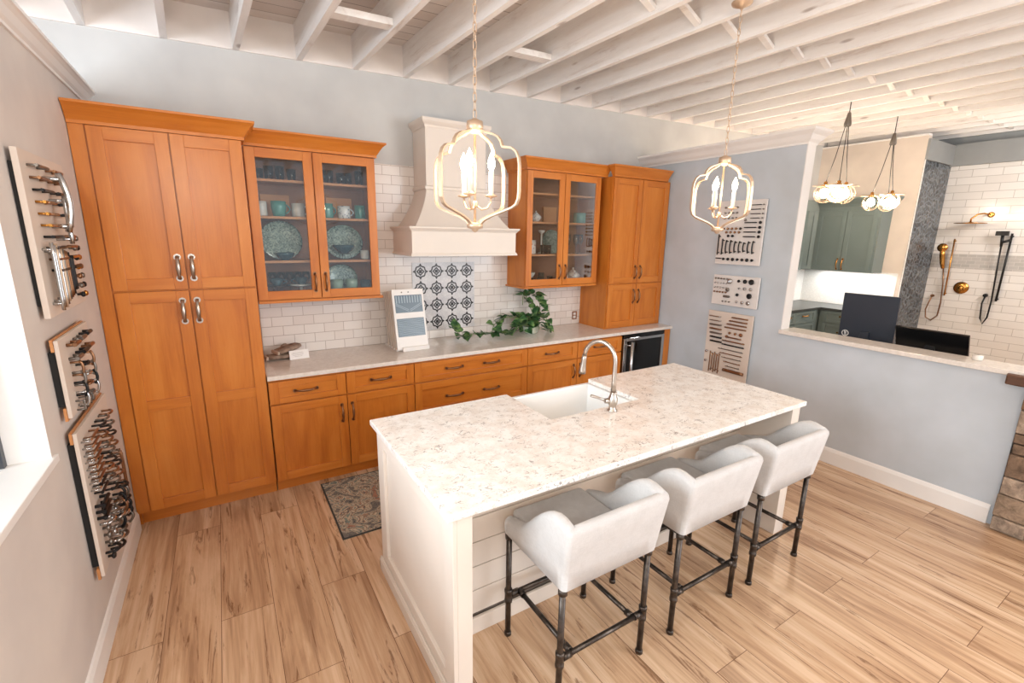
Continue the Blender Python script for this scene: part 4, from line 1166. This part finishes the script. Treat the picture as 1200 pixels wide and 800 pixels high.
mug((3.905, -.20, t2), .105, .066, C_TEAL, 'wide teal mug with a dark motif on the shelf next to the tall cabinet', .2)
single('recipe_board', MB().box(3.55, 3.72, -.040, -.024, t2, t2+.16), wood_light, 'plain wooden board standing behind the centre stile of the hood side cabinet', 'wooden board')
mug((3.275, -.22, t1), .135, .055, C_REDPRINT, 'large rose-patterned mug jug behind the glass, next to the hood', 2.8)
lathed('small_jar', (3.25, -.075, t1), [(.04, 0), (.045, .01), (.045, .17), (.03, .185), (.001, .186)], C_DTEAL, 'dark lidded jar standing behind the rose-patterned mug', 'jar')
disc('plate', (3.62, -.10, t1), .125, C_PLATE, 'round grey-green plate standing behind the centre stile', 'plate', .2)
lathed('candlestick', (3.455, -.15, t1), [(.04, 0), (.04, .006), (.010, .015), (.008, .20), (.03, .215), (.034, .235), (.001, .236)], C_WHITE, 'slim white candlestick between the rose mug and the grey-green plate', 'candlestick')
for i in range(3):
    lathed('wine_glass', (3.80+.085*i, -.15-.03*(i % 2), t1), [(.03, 0), (.03, .003), (.004, .008), (.0035, .08), (.02, .10), (.034, .14), (.030, .20), (.028, .20), (.032, .14), (.001, .098)], m_glassware, 'clear wine glass on the shelf above the floral teapot', 'wine glass', 'wine glasses next to the tall cabinet')
for i in range(2):
    lathed('drinking_glass', (3.42+.06*i, -.24, t1), cup_prof(.09, .026, .032), m_glassware, 'clear short glass in front of the white candlestick', 'glass', 'short glasses by the candlestick')
teapot((3.835, -.215, t0), 1.05, C_REDPRINT, 'round white floral teapot on the bottom shelf next to the tall cabinet', .15)
lathed('serving_bowl', (3.265, -.20, t0), bowl_prof(.05, .088), C_DTEAL, 'dark blue shallow bowl under the cream bowl, bottom shelf', 'bowl')
lathed('serving_bowl', (3.265, -.20, t0+.052), bowl_prof(.065, .074), C_WHITE, 'cream bowl stacked in the dark blue bowl, bottom shelf', 'bowl')
for i, (x, y) in enumerate(((3.40, -.22), (3.46, -.16), (3.52, -.23))):
    lathed('drinking_glass', (x, y, t0), cup_prof(.075+.03*(i == 1), .026, .032), m_glassware, 'clear tumbler on the bottom shelf between the bowls and the floral teapot', 'glass', 'clear tumblers on the bottom shelf')

# ------------------------------------------------------------------ counter items
CT = .9145
# oven mitts and a white card
m_mitt = new_mat('taupe_quilted_cotton', (150, 128, 112), .95, spec=.1); t = NT(m_mitt)
t.bump(t.voro(t.coords(), 60, 'F1'), .8, .004); t.color(t.ramp(t.noise(t.coords(), 30, 4), [(.3, (126, 106, 92)), (.7, (172, 150, 134))]))
def mitt(loc, rz, tilt, label, s=1.0):
    t = thing('oven_mitt', label, 'oven mitt', loc, 'folded oven mitts')
    def pad(pts, h, th):
        m = MB(); n = len(pts)
        vs = [(x*s, y*s, z) for x, y in pts for z in (0,)]
        top = [(x*s*.86, y*s*.86, h+th) for x, y in pts]; mid1 = [(x*s, y*s, h+th*.7) for x, y in pts]; mid0 = [(x*s, y*s, h+th*.25) for x, y in pts]; bot = [(x*s*.86, y*s*.86, h) for x, y in pts]
        m.add(bot+mid0+mid1+top, [tuple(range(n))[::-1], tuple(range(3*n, 4*n))]+[(r_*n+i, r_*n+(i+1) % n, (r_+1)*n+(i+1) % n, (r_+1)*n+i) for r_ in range(3) for i in range(n)], 0, True)
        return m
    hand = [(-.12, -.055), (-.02, -.06), (.06, -.062), (.115, -.04), (.13, 0), (.115, .042), (.06, .062), (.0, .058), (-.12, .05)]
    thumb = [(-.03, .05), (.005, .052), (.045, .085), (.055, .112), (.035, .125), (.008, .112), (-.02, .085)]
    a = obj('palm', pad(hand, 0, .028), m_mitt, t, False)
    b = obj('thumb', pad(thumb, .004, .022), m_mitt, t, False)
    cf = obj('cuff', MB().box(-.135*s, -.115*s, -.058*s, .054*s, .002, .030), new_mat('mitt_cuff', (186, 168, 152), .9), t, False, bevel=.006)
    t.rotation_euler = (tilt[0], tilt[1], rz)
    return t
mitt((.968, -.165, CT+.012), .15, (.0, .0), 'taupe quilted oven mitt lying flat at the bottom of the pair', .95)
mitt((1.015, -.150, CT+.064), .45, (.08, -.14), 'taupe quilted oven mitt resting on top of the other mitt', .85)
cd = thing('price_card', 'small white card leaning in front of the oven mitts', 'card', (1.085, -.235, CT))
m = MB(); m.box(-.072, .072, -.0015, .0015, 0, .072)
m.xf(Matrix.Rotation(.10, 4, 'Z') @ Matrix.Rotation(-.22, 4, 'X')); m.v = [v+Vector((0, 0, .0008)) for v in m.v]
obj('card', m, new_mat('white_card', (236, 234, 232), .6), cd, False)
m = MB()
for q, (w, z) in enumerate(((.05, .052), (.056, .042), (.046, .032), (.036, .022))): m.box(-w, w*.6, -.0022, -.0016, z, z+.0022)
m.xf(Matrix.Rotation(.10, 4, 'Z') @ Matrix.Rotation(-.22, 4, 'X')); m.v = [v+Vector((0, 0, .0008)) for v in m.v]
obj('printed_lines', m, new_mat('faint_print', (176, 172, 170), .6), cd, False)

# tile sample display stand
sd = thing('tile_sample_display', 'white slanted display of blue-grey tile samples on the counter under the glass-door cabinet', 'sample display', (1.97, -.25, CT))
Rz = Matrix.Rotation(math.radians(2), 4, 'Z')
def slanted(y_off, w, h, th, x0=-.142, z0=.022):
    """box leaning back by 10 degrees"""
    m = MB().box(x0, x0+w, 0, th, 0, h)
    return m.xf(Matrix.Translation((0, y_off, z0)) @ Matrix.Rotation(math.radians(-13), 4, 'X'))
fm = [m_trim, new_mat('blue_grey_tile', (82, 104, 120), .3), new_mat('blue_grey_tile_line', (150, 168, 180), .3)]
m = MB().box(-.142, .142, -.018, .0, 0, .515)
Mx = Matrix.Translation((-.0, -.115, .012)) @ Matrix.Rotation(math.radians(-12), 4, 'X')
obj('front_panel', m.xf(Mx), fm[0], sd, False, bevel=.003)
m = MB().box(-.122, .122, -.0215, -.0181, .315, .465)
for i in range(10): m.box(-.112+.024*i, -.104+.024*i, -.0225, -.0215, .398, .458, 1)
for i in range(9):
    for s in (-1, 1):
        x = s*.006; z = .322+i*.014
        if z+.045 > .392: continue
        m.add([(x, -.0224, z), (s*.118, -.0224, z+.058-.0), (s*.118, -.0224, z+.0625), (x, -.0224, z+.0045)], [(0, 1, 2, 3) if s > 0 else (3, 2, 1, 0)], 1)
obj('chevron_tile_sample', m.xf(Mx), fm[1:], sd, False)
m = MB().box(-.122, .122, -.0215, -.0181, .110, .265)
for i in range(11):
    z = .120+.013*i; n = 12
    for q in range(n):
        xa = -.118+q*.236/n; xb = xa+.236/n
        f_ = lambda x: z+.003*math.sin(x*40+i)
        m.add([(xa, -.0222, f_(xa)), (xb, -.0222, f_(xb)), (xb, -.0222, f_(xb)+.0022), (xa, -.0222, f_(xa)+.0022)], [(0, 1, 2, 3)], 1)
obj('wavy_tile_sample', m.xf(Mx), fm[1:], sd, False)
for x in (-.055, .005):
    m = MB(); m.lathe([(.006, 0), (.006, .004)], (x, -.0185, .490), 10, M=Matrix.Rotation(PI/2, 3, 'X'))
    obj('screw', m.xf(Mx), m_pewter, sd, False)
obj('front_lip', MB().box(-.10, .142, -.150, -.105, 0, .038), fm[0], sd, False, bevel=.004)
for q in range(4):
    y = -.085+.062*q
    m = MB().box(-.142, .142, 0, .014, 0, .51-.008*q)
    obj('sample_slab', m.xf(Matrix.Translation((0, y, .004)) @ Matrix.Rotation(math.radians(-11+q*1.5), 4, 'X')), m_cream_board, sd, False, bevel=.002)
obj('base', MB().box(-.14, .14, -.10, .20, 0, .014), fm[0], sd, False, bevel=.002)
sd.rotation_euler.z = math.radians(2)

# trailing pothos
pl = thing('trailing_plant', 'green pothos with a long trailing vine on the counter beside the accent tiles', 'plant', (3.30, -.23, CT))
m_leaf = new_mat('pothos_leaf', (46, 84, 50), .4, spec=.4); t = NT(m_leaf)
t.color(t.ramp(t.noise(t.coords(world=True), 22, 3), [(.32, (34, 70, 42)), (.5, (66, 108, 64)), (.68, (132, 164, 100))]))
m_vine = new_mat('pothos_stem', (112, 134, 78), .6)
m_pot = new_mat('pale_green_planter', (206, 212, 196), .4)
rs = random.Random(5)
obj('pot', MB().lathe([(.055, 0), (.075, .012), (.085, .06), (.088, .075), (.082, .075), (.075, .055), (.001, .05)], seg=24), m_pot, pl, False)
lv = MB()
def leaf(p, d, size, droop=.3, tw=0):
    d = Vector(d).normalized(); side = d.cross(Vector((0, 0, 1)))
    if side.length < .1: side = Vector((1, 0, 0))
    side.normalize(); side = Matrix.Rotation(tw, 3, d) @ side; nrm = side.cross(d).normalized()
    prof = [(0, .0), (-.06, .30), (.10, .46), (.32, .44), (.58, .30), (.82, .12), (1.0, .0)]
    vs = []; fs = []
    for t_, w in prof:
        c_ = Vector(p)+d*size*t_ - Vector((0, 0, 1))*droop*size*max(t_, 0)**2*.6
        vs += [c_-side*w*size+nrm*w*size*.22, c_, c_+side*w*size+nrm*w*size*.22]
    for i in range(len(prof)-1):
        fs += [(3*i, 3*i+1, 3*i+4, 3*i+3), (3*i+1, 3*i+2, 3*i+5, 3*i+4)]
    lv.add(vs, fs, 0, True)
vines = []
def vine(pts, nl, size, seed):
    r_ = random.Random(seed); P = [Vector(p) for p in pts]; out = []
    n = 24
    for i in range(n+1):
        s = i/n*(len(P)-1); k = min(int(s), len(P)-2); f = s-k
        p0, p1, p2, p3 = P[max(k-1, 0)], P[k], P[k+1], P[min(k+2, len(P)-1)]
        out.append(.5*((2*p1)+(p2-p0)*f+(2*p0-5*p1+4*p2-p3)*f*f+(3*p1-p0-3*p2+p3)*f**3))
    vines.append(MB().tube(out, .0032, 6))
    for q in range(nl):
        i = int((q+.5)/nl*n); a = out[i]; dr = (out[min(i+1, n)]-out[max(i-1, 0)]).normalized()
        sd_ = dr.cross(Vector((0, 0, 1))); sd_ = sd_.normalized() if sd_.length > .1 else Vector((1, 0, 0))
        d = (dr*.5+sd_*r_.choice((-1, 1))*r_.uniform(.4, 1)+Vector((0, -.35, r_.uniform(-.15, .55))))
        st = a+d.normalized()*.028
        if st.z < .03: st.z = .03
        sz = size*r_.uniform(.8, 1.2)
        if st.y > .12: st.y = .12
        dd_ = d.copy(); 
        if st.y+dd_.normalized().y*sz > .20: dd_.y = -abs(dd_.y)
        lv2 = len(lv.v); leaf(st, dd_, sz, r_.uniform(.1, .5), r_.uniform(-.6, .6))
        for v in lv.v[lv2:]: v.z = max(v.z, .004); v.y = min(v.y, .20)
        vines[-1].tube([a, st], .0018, 5)
vine([(0, 0, .06), (-.10, -.03, .10), (-.28, -.05, .05), (-.48, -.06, .06), (-.66, -.04, .07), (-.80, -.02, .05), (-.87, .03, .14)], 40, .098, 1)
vine([(0, 0, .06), (-.14, .02, .16), (-.3, .06, .17), (-.42, .03, .12), (-.5, -.05, .03)], 24, .09, 2)
vine([(0, 0, .06), (.03, .02, .18), (.0, .05, .30), (-.04, .06, .40), (-.09, .03, .38), (-.11, 0, .30)], 11, .10, 3)
vine([(0, 0, .06), (.09, .0, .18), (.12, .03, .30), (.05, .05, .40), (.10, .0, .34), (.15, -.02, .26)], 13, .10, 4)
for q in range(8):
    a = 2*PI*q/8
    vine([(0, 0, .05), (.06*math.cos(a), .06*math.sin(a), .13+.02*(q % 3)), (.15*math.cos(a), .11*math.sin(a)-.02, .13+.05*(q % 2)), (.20*math.cos(a), .13*math.sin(a)-.02, .06)], 6, .092, 20+q)
lm = obj('foliage', lv, m_leaf, pl, False)
vm = MB()
for v in vines: vm.add(v.v, v.f, 0, True)
obj('vine', vm, m_vine, pl, False)

# outlet
ol = thing('wall_outlet', 'small steel wall outlet at the corner of the tall counter cabinet', 'outlet', (4.05, -.010, .965))
obj('plate', MB().box(4.015, 4.085, -.0125, -.0085, .965, 1.06), m_steel, ol, bevel=.001)
obj('socket', MB().box(4.033, 4.067, -.015, -.0127, .98, 1.008).box(4.033, 4.067, -.015, -.0127, 1.017, 1.045), m_trim, ol)

# ------------------------------------------------------------------ the office beyond the half wall
dk = thing('reception_desk', 'pale reception desk behind the half wall', 'desk', (5.65, -2.7, 0))
obj('desk_top', MB().box(5.22, 6.0, -3.44, -1.9, .72, .75), m_counter, dk, bevel=.003)
obj('front_panel', MB().box(5.24, 5.26, -3.42, -1.92, 0, .719), m_trim, dk)
for y in (-3.36, -1.98): obj('leg', MB().box(5.90, 5.96, y-.03, y+.03, 0, .719), m_trim, dk)
def monitor(label, cx, cy, rz, w, h, z0, tilt, mat, big):
    t = thing('monitor', label, 'monitor', (cx, cy, .7505))
    zz = z0-.7505
    T = Matrix.Translation((0, 0, zz)) @ Matrix.Rotation(tilt, 4, 'Y')
    obj('casing', MB().box(-.012, .012, -w/2, w/2, 0, h).xf(T), mat, t, False, bevel=.004)
    obj('screen', MB().box(.0125, .0145, -w/2+.008, w/2-.008, .012, h-.008).xf(T), m_plastic_black, t, False)
    obj('stand_neck', MB().box(-.045, -.013, -.035, .035, -zz+.012, .12).xf(Matrix.Translation((0, 0, zz))), m_screen_back if big else m_blackmetal, t, False, bevel=.004)
    obj('stand_base', MB().box(-.11, .09, -.12, .12, 0, .012), m_blackmetal, t, False, bevel=.003)
    if big:
        M = Matrix.Rotation(-PI/2, 3, 'Y'); y0, z1 = w/2-.055, .085
        lg = MB().tube([(-.0135, y0+.026*math.cos(a), z1+.026*math.sin(a)) for a in [2*PI*k/20 for k in range(20)]], .0035, 5, closed=True)
        lg.tube([(-.0135, y0+.007, z1+.022), (-.0135, y0+.001, z1-.018)], .0032, 5).tube([(-.0135, y0-.003, z1+.018), (-.0135, y0-.009, z1-.022)], .0032, 5)
        lg.tube([(-.0135, y0+.004, z1+.005), (-.0135, y0-.005, z1+.004)], .003, 5)
        obj('logo', lg.xf(T), m_trim, t, False)
    t.rotation_euler.z = rz
    return t
monitor('navy back of a flat monitor with a round silver logo', 5.58, -2.315, .04, .425, .46, .975, -.05, m_screen_back, True)
monitor('low glossy black monitor tilted back beside the navy one', 5.50, -2.815, -.03, .47, .22, 1.012, -.42, m_plastic_black, False)
ph = thing('desk_phone', 'small black desk phone standing on the desk behind the navy monitor', 'phone', (5.8, -2.35, .7505)) if False else None
lathed('candle', (XR+.13, -3.18, 1.0925), [(.026, 0), (.030, .004), (.030, .030), (.028, .034), (.028, .037), (.001, .037)], C_WHITE, 'small white lidded tin on the quartz ledge beside the black monitor', 'candle tin')

# sage green kitchen
FG = Fr((8.66, 0, 0), (0, -1, 0), (-1, 0, 0))
GM = [m_green, m_green]
gu = thing('green_wall_cabinet', 'sage green two-door wall cabinet on the cream wall', 'cabinet', (8.83, -.77, 1.45))
obj('body', MB().box(8.66, 8.995, -1.095, -.265, 1.452, 2.345), m_green, gu)
add_door(gu, FG, .267, .670, 1.455, 2.34, GM, .635, 1.56, hm=m_brass, hl=.15)
add_door(gu, FG, .670, 1.070, 1.455, 2.34, GM, .705, 1.56, hm=m_brass, hl=.15)
obj('crown_molding', MB().sweep([(8.655, -.262), (8.655, -1.10), (8.995, -1.10)], [(.002, 2.345), (.006, 2.40), (.03, 2.44), (.09, 2.50), (.10, 2.53), (-.02, 2.53), (-.02, 2.345)]), m_green, gu)
gc = thing('green_corner_cabinet', 'sage green corner wall cabinet with an angled door', 'cabinet', (8.7, -.1, 1.45))
obj('body', MB().prism([(8.66, -.262), (8.41, -.012), (8.995, -.012), (8.995, -.262)], 1.452, 2.345), m_green, gc)
Fd = Fr((8.41, -.012, 0), (1, -1, 0), (-1, -1, 0))
add_door(gc, Fd, .006, .345, 1.455, 2.34, GM)
obj('crown_molding', MB().prism([(8.655, -.258), (8.39, -.012), (8.995, -.012), (8.995, -.258)], 2.346, 2.515), m_green, gc)
gl = thing('green_wall_cabinet', 'sage green wall cabinet mostly hidden behind the tall grey wall', 'cabinet', (8.0, -.17, 1.45))
obj('body', MB().box(7.5, 8.38, -.25, -.012, 1.452, 2.345), m_green, gl)
add_door(gl, KF(-.25), 7.5, 7.93, 1.455, 2.34, GM); add_door(gl, KF(-.25), 7.93, 8.33, 1.455, 2.34, GM)
m = MB().box(7.5, XG, -.010, -.0, .915, 1.452).box(8.990, 8.9995, -1.30, -.010, .915, 1.452)
struct('trim_12', m, m_whitemosaic, label='white mosaic backsplash under the green wall cabinets')
gb = thing('green_base_cabinet', 'sage green drawer base cabinet along the cream wall', 'cabinet', (8.7, -.95, 0))
obj('body', MB().box(8.40, 8.985, -1.32, -.62, .1, .880), m_green, gb)
FB_ = Fr((8.40, 0, 0), (0, -1, 0), (-1, 0, 0))
for z0, z1 in ((.69, .872), (.40, .685), (.11, .395)):
    add_door(gb, FB_, .68, 1.30, z0, z1, GM, .99, (z0+z1)/2+.02, hv=False, name='drawer', rail=.04, hm=m_brass, hl=.16, st=.05)
gb2 = thing('green_base_cabinet', 'sage green drawer base cabinet along the back wall of the office kitchen', 'cabinet', (8.0, -.3, 0))
obj('body', MB().box(7.3, 8.98, -.60, -.012, .1, .880), m_green, gb2)
for xa, xb in ((7.32, 7.70), (7.70, 8.27)):
    for z0, z1 in ((.69, .872), (.40, .685), (.11, .395)):
        add_door(gb2, KF(-.60), xa, xb, z0, z1, GM, (xa+xb)/2, (z0+z1)/2+.02, hv=False, name='drawer', rail=.04, hm=m_brass, hl=.16, st=.05)
single('countertop', MB().prism([(7.3, -.011), (7.3, -.635), (8.365, -.635), (8.365, -1.33), (8.989, -1.33), (8.989, -.011)], .881, .912), new_mat('charcoal_counter', (70, 74, 74), .3), 'thin dark countertop over the sage green base cabinets', 'countertop')
area('under_cabinet_light', (8.80, -.75, 1.44), (8.80, -.75, .9), .2, .9, 6, (1, .98, .95)).parent = None

# shower display
X = XS-.0005
sh = thing('rain_shower', 'flat round brushed brass rain shower head on a wall arm', 'shower head', (XS-.2, -1.75, 2.18))
obj('arm', MB().tube([(X-.004, -1.90, 2.30), (X-.10, -1.85, 2.315), (X-.17, -1.80, 2.30), (X-.20, -1.75, 2.24), (X-.20, -1.75, 2.20)], .011, 10).lathe([(.04, 0), (.04, .006), (.02, .02)], (X, -1.90, 2.30), 16, M=Matrix.Rotation(-PI/2, 3, 'Y')), m_brass, sh)
obj('rose', MB().lathe([(.012, 2.20), (.03, 2.19), (.175, 2.183), (.178, 2.175), (.001, 2.173)], (X-.20, -1.75, 0), 32), m_brass, sh)
hs = thing('hand_shower', 'brass hand shower with hose on a slide bar', 'hand shower', (XS-.05, -1.5, .70))
obj('slide_bar', MB().tube([(X-.05, -1.60, 1.12), (X-.05, -1.58, 1.96)], .010, 10).tube([(X, -1.60, 1.15), (X-.05, -1.60, 1.15)], .012, 10).tube([(X, -1.58, 1.93), (X-.05, -1.58, 1.93)], .012, 10), m_brass, hs)
obj('spray_head', MB().tube([(X-.10, -1.53, 1.52), (X-.10, -1.51, 1.60), (X-.10, -1.49, 1.72), (X-.13, -1.49, 1.80)], [.020, .030, .034, .028], 14).lathe([(.03, 0), (.062, .01), (.062, .028), (.001, .03)], (X-.12, -1.485, 1.83), 20, M=Matrix.Rotation(-PI/2, 3, 'Y')), m_brass, hs)
obj('hose', MB().tube([(X-.08, -1.53, 1.52), (X-.05, -1.555, 1.3), (X-.045, -1.575, 1.0), (X-.04, -1.565, .80), (X-.04, -1.50, .72), (X-.04, -1.43, .76), (X-.04, -1.41, .88), (X-.03, -1.43, 1.0), (X-.03, -1.455, 1.09)], .009, 8).tube([(X, -1.455, 1.10), (X-.04, -1.455, 1.10)], .022, 12), m_bronze, hs)
sv = thing('shower_valve', 'round brass shower valve with a lever on the white tile', 'shower valve', (XS, -1.76, 1.17))
Mv = Matrix.Rotation(-PI/2, 3, 'Y')
obj('plate', MB().lathe([(.088, 0), (.088, .010), (.03, .014)], (X, -1.76, 1.25), 28, M=Mv), m_brass, sv)
obj('lever', MB().lathe([(.03, .014), (.026, .05), (.001, .051)], (X, -1.76, 1.25), 16, M=Mv).tube([(X-.04, -1.76, 1.25), (X-.045, -1.79, 1.21)], .008, 8), m_brass, sv)
bh = thing('hand_shower', 'matt black hand shower with hose on a slide bar', 'hand shower', (XS-.05, -2.1, .75))
obj('slide_bar', MB().tube([(X-.05, -2.17, 1.10), (X-.05, -2.17, 2.04)], .013, 10).tube([(X, -2.17, 1.13), (X-.05, -2.17, 1.13)], .016, 10).tube([(X, -2.17, 2.0), (X-.05, -2.17, 2.0)], .016, 10), m_blackmetal, bh)
obj('spray_head', MB().tube([(X-.10, -2.10, 1.86), (X-.10, -2.09, 2.02)], [.014, .020], 10).box(X-.13, X-.09, -2.15, -2.02, 2.01, 2.07).tube([(X-.05, -2.17, 1.95), (X-.10, -2.10, 1.92)], .018, 8), m_blackmetal, bh)
obj('hose', MB().tube([(X-.10, -2.10, 1.86), (X-.07, -2.11, 1.5), (X-.05, -2.125, 1.1), (X-.05, -2.12, .86), (X-.05, -2.085, .76), (X-.05, -2.05, .84), (X-.04, -2.03, 1.05), (X-.03, -2.045, 1.15)], .010, 8).tube([(X, -2.045, 1.17), (X-.06, -2.045, 1.17)], .024, 10), m_blackmetal, bh)
